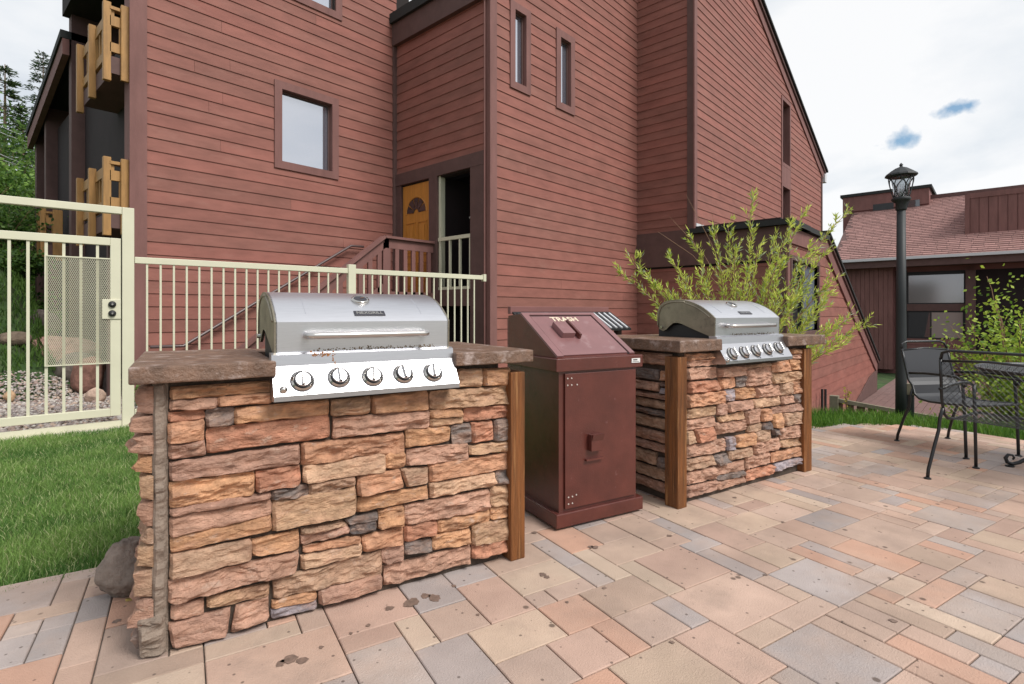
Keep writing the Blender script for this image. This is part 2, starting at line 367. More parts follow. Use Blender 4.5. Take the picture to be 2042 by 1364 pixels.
for j in range(occ.shape[1]):
    for i in range(occ.shape[0]):
        if occ[i, j] or not inside[i, j]: continue
        opts = []
        for (a, b), wt in sizes:
            if i + a <= occ.shape[0] and j + b <= occ.shape[1] and not occ[i:i + a, j:j + b].any() and inside[i:i + a, j:j + b].all(): opts.append(((a, b), wt))
        if not opts: continue
        (a, b) = rp.choices([o[0] for o in opts], [o[1] * (o[0][0] * o[0][1]) ** .35 for o in opts])[0]
        occ[i:i + a, j:j + b] = True
        c = rp.choice(pavcols); c = tuple(.86 * a + .14 * b for a, b in zip(c, (.47, .325, .26))); c = (c[0], c[1] * .98, c[2] * .995); k = rp.uniform(.86, 1.10)
        pav.append(((i + x0c) * U, (j + y0c) * U - .03, a, b, (c[0] * k, c[1] * k, c[2] * k), rp.uniform(-.0012, .0012)))
def area_px(P4):
    q = [proj(p) for p in P4]
    if any(p is None for p in q): return 1 if all(p is None for p in q) else 500
    cx_ = sum(p[0] for p in q) / len(q); cy_ = sum(p[1] for p in q) / len(q)
    A = abs(sum(q[i][0] * q[(i + 1) % len(q)][1] - q[(i + 1) % len(q)][0] * q[i][1] for i in range(len(q)))) / 2
    if not (-120 < cx_ < 2160 and -60 < cy_ < 1450): A *= .0001
    return A
def paver_geo(mbx, x, y, a, b, z, f, col=None):
    g = .0022; ch = .003; x0, y0, x1, y1 = x + g, y + g, x + a * U - g, y + b * U - g
    vs = [(x0, y0, z - .03), (x1, y0, z - .03), (x1, y1, z - .03), (x0, y1, z - .03), (x0, y0, z - ch), (x1, y0, z - ch), (x1, y1, z - ch), (x0, y1, z - ch),
          (x0 + ch, y0 + ch, z), (x1 - ch, y0 + ch, z), (x1 - ch, y1 - ch, z), (x0 + ch, y1 - ch, z)]
    fs = [(0, 1, 5, 4), (1, 2, 6, 5), (2, 3, 7, 6), (3, 0, 4, 7), (4, 5, 9, 8), (5, 6, 10, 9), (6, 7, 11, 10), (7, 4, 8, 11), (8, 9, 10, 11)]
    mbx.add([f(*v) for v in vs], fs, col)
def covered(p):      # under the counters or the bin
    return (0 < p[0] < 1.2 or 2.55 < p[0] < 3.8) and p[1] > 0.0
pav.sort(key=lambda p: -area_px([loc1(p[0], p[1]), loc1(p[0] + p[2] * U, p[1]), loc1(p[0] + p[2] * U, p[1] + p[3] * U), loc1(p[0], p[1] + p[3] * U)]) * (.01 if covered(p) else 1))
protos = {}; rest = MB()
for n_, (x, y, a, b, c, dz) in enumerate(pav):
    if n_ < 298:
        if (a, b) not in protos:
            t_ = MB(); paver_geo(t_, 0, 0, a, b, 0, lambda u, v, z: (u, v, z)); o = t_.build('paver', 'paver', patio, recalc=False); protos[a, b] = o
        else:
            o = protos[a, b].copy(); C.objects.link(o); o.parent = patio
        o.location = loc1(x, y, dz); o.rotation_euler = (0, 0, ANG); o.color = (*c, 1)
    else: paver_geo(rest, x, y, a, b, dz, loc1, c)
tag(rest.build('distant_pavers', 'paver_far', patio, recalc=False), kind='stuff')

rst = random.Random(17)
for (px, py, r_) in ((820, 1201, 13), (866, 1192, 11), (848, 1188, 8), (778, 1212, 7), (734, 1246, 4), (577, 1314, 12), (560, 1322, 8), (602, 1316, 9), (640, 1290, 4), (700, 1262, 3), (905, 1168, 4), (1065, 1062, 5), (1083, 1145, 6), (1090, 1150, 5), (1186, 1091, 6), (1178, 1090, 5), (1335, 1068, 4), (1465, 992, 4), (1780, 1237, 6), (1205, 1172, 4), (1340, 1280, 4), (1130, 1200, 3), (953, 1225, 3), (232, 1238, 6), (1010, 1020, 4)):
    c_ = gp(px, py, .003); rr_ = r_ / FPX * (c_ - EYE).dot(FW) * 1.15; pts_ = [((rr_ * (1 + .35 * rst.uniform(-1, 1))) * math.cos(a), (rr_ * (1 + .35 * rst.uniform(-1, 1))) * math.sin(a)) for a in [2 * math.pi * k / 14 for k in range(14)]]
    MB().prism(pts_, lambda a, b: (c_.x + a, c_.y + b, .0016), lambda a, b: (c_.x + a, c_.y + b, .0028)).build('stain', 'stain', patio)
# lawn, path and gravel ------------------------------------------------
lawn = MB().prism([(-7, .80), (6.7, .86), (6.9, -.6), (7.4, -5), (8.0, -5), (7.4, 1.6), (6.2, 2.2), (5.2, 3.6), (2.6, 5.0), (-.2, 4.15), (-3.2, 4.35), (-7, 4.5)] if False else
                  [(-7, .80), (5.1, .86), (5.1, 3.4), (2.6, 4.6), (-.4, 4.55), (-7, 4.9)],
                  lambda a, b: loc1(a, b, -.10), lambda a, b: loc1(a, b, -.035)).build('lawn', 'lawn')
tag(lawn, kind='structure')
strip = MB().prism([(5.0, .86), (5.65, .80), (6.12, .47), (6.38, 0), (6.38, -.7), (6.23, -5), (6.8, -5), (6.85, .0), (6.6, .9), (5.8, 1.5), (5.0, 1.7)],
                   lambda a, b: loc1(a, b, -.10), lambda a, b: loc1(a, b, -.03)).build('grass_verge', 'lawn')
tag(strip, kind='structure')
P1 = Vector((1.44, 6.53, 0)); P2 = Vector((5.90, 5.86, 0)); FD = (P2 - P1).normalized(); FB = Vector((-FD.y, FD.x, 0))
def floc(s, b, z=0): return P1 + FD * s + FB * b + Vector((0, 0, z))
path = MB().prism([(-6, .12), (6.5, .12), (6.5, 1.75), (.2, 1.75), (.2, 3.4), (-6, 3.6)], lambda a, b: floc(a, b, -.3), lambda a, b: floc(a, b, -.04)).build('gravel_path', 'earth')
tag(path, kind='structure')
kerb = MB()
rk = random.Random(4); s = -4.5
while s < -.1:
    l_ = rk.uniform(.5, .9); kerb.prism([(s, -.20 + rk.uniform(-.03, .03)), (s + l_ - .02, -.22 + rk.uniform(-.03, .03)), (s + l_ - .02, .10), (s, .10)], lambda a, b: floc(a, b, -.1), lambda a, b: floc(a, b, -.025)); s += l_
tag(kerb.build('concrete_strip', 'concrete', bevel=.008), kind='structure')
# lower deck beyond the patio
deck = MB().box((9.6, -6, -1.6), (26, 2.86, -1.43)).build('lower_deck', 'deck'); tag(deck, kind='structure')
nb_ = 0; db = MB()
for i in range(40):
    v0 = -4.2 + i * .175; db.box((9.7, v0, -1.43), (25.5, v0 + .165, -1.412))
tag(db.build('deck_boards', 'deck', deck), kind='stuff')

# grass blades ----------------------------------------------------------
def scatter(n, x0, x1, y0, y1, test):
    p = np.stack([rng.uniform(x0, x1, n), rng.uniform(y0, y1, n)], 1)
    return [q for q in p if test(q)]
def lawn_ok(q):
    P = loc1(q[0], q[1]); s_ = (P - P1).dot(FB); r = proj(P)
    if r is None or not (-60 < r[0] < 700) or r[1] > 1430: return False
    if (P - P1).dot(FD) < .1 and s_ > -.16 + .06 * noise.noise(Vector((q[0] * 4, 0, 0))): return False
    if s_ > .25: return False
    if q[1] < .785 + .05 * noise.noise(Vector((q[0] * 7, 3, 0))): return False
    return True
pts = scatter(330000, -3.2, 2.6, .78, 4.8, lawn_ok)
P = np.array([loc1(q[0], q[1], -.036) for q in pts])
dd = np.array([(Vector(p) - EYE).dot(FW) for p in P]); keep = rng.uniform(0, 1, len(P)) < np.clip(4.4 / dd ** 1.15, .35, 1); P = P[keep]
nn_ = np.array([noise.noise(Vector((p[0] * 2.2, p[1] * 2.2, 0))) + .5 * noise.noise(Vector((p[0] * 7, p[1] * 7, 0))) for p in P])
base = np.array([.23, .36, .095]); dk = np.array([.08, .18, .04]); yl = np.array([.46, .50, .25])
t = np.clip(.55 + nn_ * .8 + rng.normal(0, .22, len(P)), 0, 1)[:, None]
cols = dk * (1 - t) + base * t; yy = (rng.uniform(0, 1, len(P)) < .13)[:, None]; cols = np.where(yy, yl, cols)
hts = rng.uniform(.028, .062, len(P)) * (1 + .35 * nn_)
tag(blades('lawn_grass', P, hts, .0042, cols, 'grass', .9), 'mown green lawn grass between the paved patio and the cream gate', 'grass', kind='stuff')
def verge_ok(q):
    return inpoly(q[0], q[1], [(5.0, .80), (5.6, .72), (6.05, .42), (6.30, 0), (6.3, -.7), (6.18, -3), (6.8, -3), (6.85, .0), (6.6, .9), (5.8, 1.5), (5.0, 1.7), (3.2, 1.4), (3.2, .82)])
pts = scatter(52000, 3.2, 6.9, -3, 1.8, verge_ok)
P = np.array([loc1(q[0], q[1], -.03) for q in pts]); n_ = len(P)
t = rng.uniform(0, 1, (n_, 1)); cols = np.array([.05, .15, .02]) * (1 - t) + np.array([.17, .30, .045]) * t
tag(blades('verge_grass', P, rng.uniform(.04, .12, n_), .006, cols, 'grass', .8), 'rough bright grass tufts along the far edge of the patio', 'grass', kind='stuff')
# grass and weeds on the hillside beyond the gate
pts = [q for q in np.stack([rng.uniform(-4, 1.9, 42000), rng.uniform(9.0, 19, 42000)], 1)]
P = np.array([(q[0], q[1], ground_z(q[0], q[1]) - .04) for q in pts]); n_ = len(P)
nn_ = np.array([noise.noise(Vector((p[0] * 1.1, p[1] * 1.1, 5))) for p in P]); kp = (nn_ + rng.normal(0, .15, n_) > -.18) & (P[:, 1] > 10.1 + .5 * nn_); P = P[kp]; nn_ = nn_[kp]; n_ = len(P)
t = np.clip(.5 + nn_ + rng.normal(0, .2, n_), 0, 1)[:, None]; cols = np.array([.022, .06, .014]) * (1 - t) + np.array([.11, .20, .04]) * t
tag(blades('hillside_grass', P, rng.uniform(.05, .16, n_), .018, cols, 'grass', .9), 'long dark green grass covering the slope beyond the gate', 'grass', kind='stuff')
# gravel pebbles
n_ = 26000; A = rng.uniform(-3.6, 2.2, n_); Bv = rng.uniform(.05, 3.5, n_)
V = []; F = []; cols = []
octa = np.array([(1, 0, 0), (0, 1, 0), (-1, 0, 0), (0, -1, 0), (0, 0, 1), (0, 0, -1)]); of = [(0, 1, 4), (1, 2, 4), (2, 3, 4), (3, 0, 4), (1, 0, 5), (2, 1, 5), (3, 2, 5), (0, 3, 5)]
for i in range(n_):
    sz = random.uniform(.008, .03) * (1.8 if random.random() < .06 else 1); p = floc(A[i], Bv[i], -.04 + sz * .2); p.z = max(p.z, ground_z(p.x, p.y) - .03 + sz * .2)
    r_ = random.uniform(0, 3.1); c_, s_ = math.cos(r_), math.sin(r_); o = len(V)
    for q in octa:
        k = sz * random.uniform(.7, 1.15); V.append((p.x + (q[0] * c_ - q[1] * s_) * k, p.y + (q[0] * s_ + q[1] * c_) * k * .8, p.z + q[2] * k * .6))
    for f in of: F += [o + f[0], o + f[1], o + f[2]]
    g = random.choice([(.34, .29, .27), (.42, .37, .34), (.25, .21, .20), (.45, .34, .27), (.30, .22, .19), (.52, .48, .44)]); cols += [g] * 8
tag(fast_mesh('gravel_stones', V, F, 3, cols, 'gravel'), 'loose pinkish grey gravel on the path behind the gate', 'gravel', kind='stuff')

# ------------------------------------------------------------------ rocks
def rock(name, c, sx, sy, sz, seed, col, label, cat='rock', rz=0, cut=.25, res=4):
    import bmesh
    b = bmesh.new(); bmesh.ops.create_icosphere(b, subdivisions=res, radius=1)
    off = Vector((seed * 7.3, seed * 3.1, seed))
    planes = [(Vector((random.Random(seed * 31 + k).uniform(-1, 1), random.Random(seed * 37 + k).uniform(-1, 1), random.Random(seed * 41 + k).uniform(-.6, 1))).normalized(), random.Random(seed * 43 + k).uniform(.62, .85)) for k in range(9)]
    for v in b.verts:
        p = v.co.copy()
        for nrm, dlim in planes:
            dq = p.dot(nrm)
            if dq > dlim: p -= nrm * (dq - dlim) * .88
        p *= 1 + .13 * noise.noise(p * 1.6 + off) + .06 * noise.noise(p * 5 + off) + .025 * noise.noise(p * 14 + off)
        p = Vector((p.x * sx, p.y * sy, p.z * sz)); v.co = p
    me = bpy.data.meshes.new(name); b.to_mesh(me); b.free(); me.polygons.foreach_set('use_smooth', [True] * len(me.polygons)); me.materials.append(M['rock'])
    o = bpy.data.objects.new(name, me); C.objects.link(o); o.location = c; o.rotation_euler = (0, 0, rz); o.color = (*col, 1)
    if label: tag(o, label, cat)
    return o
bp = gp(238, 1178); bp = Vector((bp.x + .03, bp.y + .045, 0)) - B1 * .045 + RT * .028; rock('boulder', (bp.x, bp.y, .10), .118, .12, .125, 3, (.25, .205, .175), 'dark grey brown volcanic boulder at the left foot of the near stone counter', res=5)
rks = [(120, 706, 8.6, .60, .30, (.42, .25, .20), 'broad pink boulder on the slope behind the mesh panel of the gate'),
       (150, 735, 8.0, .34, .18, (.20, .16, .14), 'dark grey rock below the broad pink boulder'),
       (28, 738, 8.0, .24, .12, (.16, .12, .09), 'mossy dark rock low on the slope at far left'),
       (178, 748, 7.6, .26, .16, (.25, .13, .10), 'reddish brown rock just right of the gate mesh'),
       (215, 752, 7.8, .24, .15, (.22, .19, .18), 'grey rock by the gate lock post'),
       (190, 792, 6.9, .12, .08, (.45, .32, .25), 'small pale pink stone on the gravel'),
       (18, 790, 6.8, .07, .05, (.55, .36, .22), 'tiny orange stone on the gravel at far left'),
       (85, 720, 9.2, .35, .22, (.15, .12, .11), 'shadowed brown rock left of the broad pink boulder'),
       (282, 810, 7.2, .18, .12, (.24, .21, .20), 'grey rock behind the first pickets right of the gate post')]
for i, (px, py, D, rx, rz_, col, lab) in enumerate(rks):
    p = pp(px, py, D); gz = ground_z(p.x, p.y) - .03; top = p.z + rz_ * .4
    rock('rock', (p.x, p.y, max(gz + rz_ * .25, p.z)), rx, rx * .7, max(rz_, .5 * (p.z - gz) + rz_ * .8), 11 + i, col, lab, rz=-.7, res=3)

# ------------------------------------------------------------------ main building
bld = thing('apartment_building', 'large maroon lap sided apartment building with stepped walls and orange front door', 'building', (5.9, 9, 0))
bld.location = (0, 0, 0)
E = .175
wall_bits = []
def clip(poly, a, b, c):      # keep a*s+b*z<=c
    out_ = []
    for i in range(len(poly)):
        p, q = poly[i], poly[(i + 1) % len(poly)]; fp = a * p[0] + b * p[1] - c; fq = a * q[0] + b * q[1] - c
        if fp <= 0: out_.append(p)
        if (fp < 0 < fq) or (fq < 0 < fp):
            t = fp / (fp - fq); out_.append((p[0] + (q[0] - p[0]) * t, p[1] + (q[1] - p[1]) * t))
    return out_
def siding(O, ax, nrm, poly, holes=(), z0=0.0, e=E, seed=1, split=.42):
    """O origin (z 0) , ax unit along, nrm outward; poly convex list (s,z) counter clockwise"""
    rr = random.Random(seed); O = Vector(O); ax = Vector(ax); nrm = Vector(nrm)
    zlo = min(p[1] for p in poly); zhi = max(p[1] for p in poly)
    k = math.floor((zlo - z0) / e); bx = -.0
    while z0 + k * e < zhi:
        zb = z0 + k * e; zt = zb + e; k += 1
        row = clip(clip(poly, 0, 1, zt), 0, -1, -zb)
        if len(row) < 3: continue
        parts = [row]
        for (h0, h1, g0, g1) in holes:
            new = []
            for pc in parts:
                s0 = min(p[0] for p in pc); s1 = max(p[0] for p in pc); y0_ = min(p[1] for p in pc); y1_ = max(p[1] for p in pc)
                if h1 <= s0 or h0 >= s1 or g1 <= y0_ or g0 >= y1_: new.append(pc); continue
                new.append(clip(pc, 1, 0, h0)); new.append(clip(pc, -1, 0, -h1))
                mid = clip(clip(pc, 1, 0, h1), -1, 0, -h0)
                if len(mid) > 2: new.append(clip(mid, 0, 1, g0)); new.append(clip(mid, 0, -1, -g1))
            parts = [x for x in new if len(x) > 2 and (max(p[0] for p in x) - min(p[0] for p in x)) > .02 and (max(p[1] for p in x) - min(p[1] for p in x)) > .004]
        fin = []
        for pc in parts:
            s0 = min(p[0] for p in pc); s1 = max(p[0] for p in pc)
            if s1 - s0 > 1.6 and rr.random() < split:
                c_ = rr.uniform(s0 + .5, s1 - .5); fin += [clip(pc, 1, 0, c_ - .0015), clip(pc, -1, 0, -c_ - .0015)]
            else: fin.append(pc)
        for pc in fin:
            if len(pc) < 3: continue
            off = lambda z: .004 + .0125 * (1 - (z - zb) / e)
            vs = [O + ax * p[0] + Vector((0, 0, p[1])) + nrm * off(p[1]) for p in pc] + [O + ax * p[0] + Vector((0, 0, p[1])) for p in pc]
            n = len(pc); fs = [tuple(range(n))] + [((i + 1) % n, i, n + i, n + (i + 1) % n) for i in range(n)]
            kk = rr.uniform(.93, 1.07); hue = rr.uniform(-.012, .012)
            wall_bits.append((area_px([v for v in vs[:n]]), vs, fs, (.250 * kk + hue, .100 * kk, .079 * kk)))
def wbox(O, ax, nrm, s0, s1, z0, z1, d0, d1):      # box in wall coordinates
    O = Vector(O); ax = Vector(ax); nrm = Vector(nrm); m_ = MB()
    f = lambda s, z, d: O + ax * s + nrm * d + Vector((0, 0, z))
    vs = [f(s0, z0, d0), f(s1, z0, d0), f(s1, z1, d0), f(s0, z1, d0), f(s0, z0, d1), f(s1, z0, d1), f(s1, z1, d1), f(s0, z1, d1)]
    return m_.add(vs, [(3, 2, 1, 0), (4, 5, 6, 7), (0, 1, 5, 4), (1, 2, 6, 5), (2, 3, 7, 6), (3, 0, 4, 7)])
def wpart(name, m, *a, bevel=0, parent=None): return wbox(*a).build(name, m, parent or bld, bevel=bevel)
def window(O, ax, nrm, s0, s1, z0, z1, tw=.12, rec=.09, glass='glass', frame='trim', sash=None):
    """trim ring proud of the wall, reveal, pane set back"""
    f = MB(); a = (O, ax, nrm)
    for q in ((s0 - tw, s0, z0 - tw, z1 + tw), (s1, s1 + tw, z0 - tw, z1 + tw), (s0, s1, z1, z1 + tw), (s0, s1, z0 - tw, z0)):
        t_ = wbox(*a, q[0], q[1], q[2], q[3], -rec, .034); f.add(t_.v, t_.f)
    fo = f.build('window', frame, bld)
    wbox(*a, s0 - .01, s1 + .01, z0 - .01, z1 + .01, -rec - .02, -rec + .004).build('pane', glass, fo)
    sm = MB(); k = .028
    for q in ((s0, s0 + k, z0, z1), (s1 - k, s1, z0, z1), (s0 + k, s1 - k, z1 - k, z1), (s0 + k, s1 - k, z0, z0 + k)):
        t_ = wbox(*a, q[0], q[1], q[2], q[3], -rec, -rec + .03); sm.add(t_.v, t_.f)
    sm.build('sash', sash or 'trimdark', fo)
    return (s0 - tw * .4, s1 + tw * .4, z0 - tw * .4, z1 + tw * .4)
VL, VT, VR, VW = 8.45, 5.96, 4.65, 2.88        # wall planes
UL, UD, UI, UE = 1.92, 6.10, 10.80, 22.3
AX = (1, 0, 0); NV = (0, -1, 0); AY = (0, -1, 0); NU = (-1, 0, 0)
# solid cores behind the siding
def core(x0, y0, z0, x1, y1, z1, m='dark', name='wall'): MB().box((x0, y0, z0), (x1, y1, z1)).build(name, m, bld)
# left wall v = VL
def sv_(px, py, v): p = onv(px, py, v); return p.x, p.z
wl = [sv_(561, 181, VL), sv_(661, 341, VL)]; h1 = window((0, VL, 0), AX, NV, wl[0][0], wl[1][0], sv_(610, 337 - 5, VL)[1], sv_(561, 178, VL)[1])
h2 = window((0, VL, 0), AX, NV, sv_(560, 10, VL)[0], sv_(668, 10, VL)[0], sv_(660, 20, VL)[1] + .0, 7.3)
siding((0, VL, 0), AX, NV, [(UL + .14, -.1), (UD, -.1), (UD, 7.75), (UL + .14, 7.75)], [h1, h2], z0=-.03, seed=1)
core(UL + .02, VL + .002, -.2, UD + .3, VL + .06, 3.2); 
for q in ((UL + .02, wl[0][0] - .05, -.2, 7.75), (wl[1][0] + .05, UD + .3, -.2, 7.75)):
    MB().box((q[0], VL + .001, q[2]), (q[1], VL + .12, q[3])).build('wall', 'dark', bld)
MB().box((wl[0][0] - .05, VL + .12, -.2), (wl[1][0] + .05, VL + .2, 7.75)).build('wall', 'dark', bld)
wpart('corner_board', 'trim', (0, VL, 0), AX, NV, UL - .045, UL + .15, -.1, 7.8, .001, .03)
wpart('corner_board', 'trim', (UL, 0, 0), AY, NU, -VL - .28, -VL, -.1, 7.8, -.03, .035)
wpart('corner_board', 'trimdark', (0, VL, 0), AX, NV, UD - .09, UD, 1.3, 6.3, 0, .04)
# door return wall u = UD from VT to VL  (ax -> towards viewer is -v ; use s = -v)
su = lambda px, py, u: (-onu(px, py, u).y, onu(px, py, u).z)
hd_z = su(800, 371, UD)[1]
siding((UD, 0, 0), AY, NU, [(-VL, hd_z + .22), (-VT - .1, hd_z + .22), (-VT - .1, 6.12), (-VL, 6.12)], z0=-.03, seed=2, split=0)
MB().box((UD + .001, VT + .03, hd_z - .02), (UD + .14, VL, 6.7)).build('wall', 'dark', bld)
wpart('fascia', 'trimdark', (UD, 0, 0), AY, NU, -VL, -VT - .0, 6.12, 6.52, -.02, .10)
wpart('roof_edge', 'roof', (UD, 0, 0), AY, NU, -VL, -VT + .0, 6.52, 6.70, -.3, .16)
MB().box((UD - .10, VL - .12, 6.52), (UD + .0, VL - .0, 6.66)).build('flashing', 'flash', bld)
wpart('header', 'trimdark', (UD, 0, 0), AY, NU, -VL, -VT - .1, hd_z, hd_z + .22, -.02, .045)
LZ = 1.42       # landing height
dl = su(803, 400, UD)[0]; dr = su(858, 400, UD)[0]; wl_ = su(875, 400, UD)[0]; wr_ = su(941, 400, UD)[0]
wpart('door_post', 'trimdark', (UD, 0, 0), AY, NU, -VL, dl - .02, .9, hd_z, -.04, .03)
wpart('door_post', 'trimdark', (UD, 0, 0), AY, NU, dr + .02, wl_, 0, hd_z, -.06, .05)
wpart('door_post', 'trimdark', (UD, 0, 0), AY, NU, wr_, -VT - .1, -.1, hd_z, -.06, .04)
# recess right of the door
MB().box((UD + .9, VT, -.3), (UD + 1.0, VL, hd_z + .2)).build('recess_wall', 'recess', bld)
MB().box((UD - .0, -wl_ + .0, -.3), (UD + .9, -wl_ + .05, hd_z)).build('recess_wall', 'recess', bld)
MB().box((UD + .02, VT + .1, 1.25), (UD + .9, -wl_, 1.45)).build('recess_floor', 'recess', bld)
wpart('beam', 'trimdark', (UD, 0, 0), AY, NU, wl_, wr_, 1.22, 1.50, -.05, .03)
sh = MB().lathe([(0.001, .12), (.10, .10), (.17, 0.02), (.16, 0)], 16, (UD + .5, -wr_ + .35, 2.75)).build('porch_light', M['white'], bld, smooth=True)
for k in range(6):
    pass
rl = MB(); zt = su(880, 478, UD)[1]
rl.bar((UD - .01, -wl_ - .02, zt), (UD - .01, -wr_ + .0, zt), .05, .06); rl.bar((UD - .01, -wl_ - .02, LZ + .1), (UD - .01, -wr_, LZ + .1), .04, .05)
rail = rl.build('porch_rail', 'cream', bld)
for k in range(4):
    y_ = -wl_ - .06 - k * (abs(-wl_ + wr_) - .08) / 3
    MB().bar((UD - .01, y_, LZ + .1), (UD - .01, y_, zt), .035, .035).build('baluster', 'cream', rail)
wpart('side_jamb', 'cream', (UD, 0, 0), AY, NU, wl_, wl_ + .05, LZ, hd_z, -.1, .0)
# the front door
do = wbox((UD, 0, 0), AY, NU, dl, dr, LZ, hd_z - .03, -.05, -.01).build('front_door', 'door', bld)
dw = dr - dl; dh = hd_z - .03 - LZ
for (a0, a1, b0, b1) in ((.12, .46, .06, .30), (.54, .88, .06, .30), (.12, .46, .36, .66), (.54, .88, .36, .66)):
    f = MB(); s0, s1, z0_, z1_ = dl + a0 * dw, dl + a1 * dw, LZ + b0 * dh, LZ + b1 * dh
    for q in ((s0, s0 + .02, z0_, z1_), (s1 - .02, s1, z0_, z1_), (s0 + .02, s1 - .02, z0_, z0_ + .02), (s0 + .02, s1 - .02, z1_ - .02, z1_), (s0 + .06, s1 - .06, z0_ + .06, z1_ - .06)):
        t_ = wbox((UD, 0, 0), AY, NU, q[0], q[1], q[2], q[3], -.01, .004); f.add(t_.v, t_.f)
    f.build('door_panel', 'door', do)
fan = MB(); cs = (dl + dr) / 2; cz = LZ + .74 * dh; Rr = .30 * dw + .03; prev = []
for k in range(5):
    a0 = math.pi * (k + .08) / 5; a1 = math.pi * (k + .92) / 5; poly = []
    for a in (a0, (a0 + a1) / 2, a1): poly.append((cs - Rr * math.cos(a), cz + Rr * math.sin(a)))
    for a in (a1, a0): poly.append((cs - .07 * math.cos(a), cz + .07 * math.sin(a)))
    fan.prism(poly, lambda s_, z_: Vector((UD - -.01 - .012, -s_, z_)), lambda s_, z_: Vector((UD + .006 - .012, -s_, z_)))
    MB().prism(poly, lambda s_, z_: Vector((UD + .0075, -s_, z_)), lambda s_, z_: Vector((UD - .002, -s_, z_))).build('fanlight_pane', 'glassdark', do)
ring = MB().tube([(UD + .006, -(cs - (Rr + .02) * math.cos(math.pi * k / 12)), cz + (Rr + .02) * math.sin(math.pi * k / 12)) for k in range(13)], .014, 6).build('fanlight_trim', 'door', do)
MB().lathe([(.005, 0), (.028, .01), (.03, .03), (.012, .05)], 12, (UD + .01, -(dr - .07), LZ + .95), (-1, 0, 0)).build('door_knob', 'chrome', do, smooth=True)
# trash wall v = VT
wA = (sv_(1025, 100, VT)[0], sv_(1047, 100, VT)[0]); wAz = (sv_(1036, 169, VT)[1], sv_(1036, 26, VT)[1])
wB = (sv_(1116, 150, VT)[0], sv_(1136, 150, VT)[0]); wBz = (sv_(1125, 209, VT)[1], sv_(1125, 80, VT)[1])
ha = window((0, VT, 0), AX, NV, wA[0], wA[1], wAz[0], wAz[1], .12, .075); hb = window((0, VT, 0), AX, NV, wB[0], wB[1], wBz[0], wBz[1], .13, .075)
siding((0, VT, 0), AX, NV, [(UD + .12, -.1), (UI, -.1), (UI, 10.4), (UD + .12, 6.75)], [ha, hb], z0=-.03, seed=3)
for q in ((UD + .02, wA[0] - .02, -.2, 6.8), (wA[1] + .02, wB[0] - .02, -.2, 7.8), (wB[1] + .02, UI, -.2, 8.4)):
    MB().box((q[0], VT + .001, q[2]), (q[1], VT + .16, q[3])).build('wall', 'dark', bld)
MB().box((UD + .02, VT + .16, -.2), (UI, VT + .2, 8.4)).build('wall', 'dark', bld)
wpart('corner_board', 'trim', (0, VT, 0), AX, NV, UD - .028, UD + .13, -.1, 7.1, .001, .03)
wpart('corner_board', 'trim', (UD, 0, 0), AY, NU, -VT - .10, -VT - .001, -.1, 7.1, -.03, .02)
MB().tube([(UD - .055, VT + .07, -.05), (UD - .055, VT + .07, 7)], .013, 8).build('conduit', 'trim', bld)
# second return wall u = UI from VR to VT and the low wing
TW = su(1400, 456, UI)[1]        # top of the low wing
siding((UI, 0, 0), AY, NU, [(-VT, TW + .0), (-VR - .13, TW), (-VR - .13, 10.6), (-VT, 10.6)], z0=-.03, seed=4, split=0)
MB().box((UI + .001, VR + .1, TW), (UI + .1, VT, 10.6)).build('wall', 'dark', bld)
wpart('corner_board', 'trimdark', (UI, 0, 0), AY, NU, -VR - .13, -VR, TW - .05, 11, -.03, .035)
wpart('corner_board', 'trim', (0, VR, 0), AX, NV, UI - .045, UI + .10, TW - .05, 11, .001, .035)
# tall right wall v = VR with a raking roof
rk0 = sv_(1510, 0, VR); rk1 = sv_(1645, 350, VR); sl = (rk1[1] - rk0[1]) / (rk1[0] - rk0[0])
zr = lambda s: rk0[1] + sl * (s - rk0[0])
ue = sv_(1638, 400, VR)[0]
a1 = (sv_(1559, 250, VR)[0], sv_(1573, 250, VR)[0]); za1 = (sv_(1566, 328, VR)[1], zr(a1[1]) - .75); za2 = (TW + .3, sv_(1566, 375, VR)[1])
hs1 = window((0, VR, 0), AX, NV, a1[0], a1[1], za1[0], za1[1], .10, .16, 'glassdark'); hs2 = window((0, VR, 0), AX, NV, a1[0], a1[1], za2[0], za2[1], .10, .16, 'glassdark')
siding((0, VR, 0), AX, NV, [(UI + .1, TW - .6), (ue, TW - .6), (ue, zr(ue) - .3), (UI + .1, zr(UI) - .3)], [hs1, hs2, (a1[0] - .04, a1[1] + .04, za2[1], za1[0])], z0=-.03, seed=5, split=.25)
MB().prism([(UI + .02, TW - 1), (a1[0] - .01, TW - 1), (a1[0] - .01, zr(a1[0]) - .35), (UI + .02, zr(UI) - .35)], lambda a, b: (a, VR + .002, b), lambda a, b: (a, VR + .2, b)).build('wall', 'dark', bld)
MB().prism([(a1[1] + .01, TW - 1), (ue, TW - 1), (ue, zr(ue) - .35), (a1[1] + .01, zr(a1[1]) - .35)], lambda a, b: (a, VR + .002, b), lambda a, b: (a, VR + .2, b)).build('wall', 'dark', bld)
MB().box((a1[0] - .01, VR + .18, TW - 1), (a1[1] + .01, VR + .24, zr(a1[1]) - .4)).build('wall', 'dark', bld)
wpart('spandrel', 'trim', (0, VR, 0), AX, NV, a1[0] - .1, a1[1] + .1, za2[1] + .101, za1[0] - .101, -.02, .03)
wpart('corner_board', 'trimdark', (0, VR, 0), AX, NV, ue - .12, ue + .03, TW - .8, zr(ue) - .2, -.05, .035)
def rake(x0, x1, zf, y, w0, w1, d0, d1, m, name):
    MB().prism([(x0, zf(x0) - w1), (x1, zf(x1) - w1), (x1, zf(x1) - w0), (x0, zf(x0) - w0)], lambda a, b: (a, y - d1, b), lambda a, b: (a, y - d0, b)).build(name, m, bld)
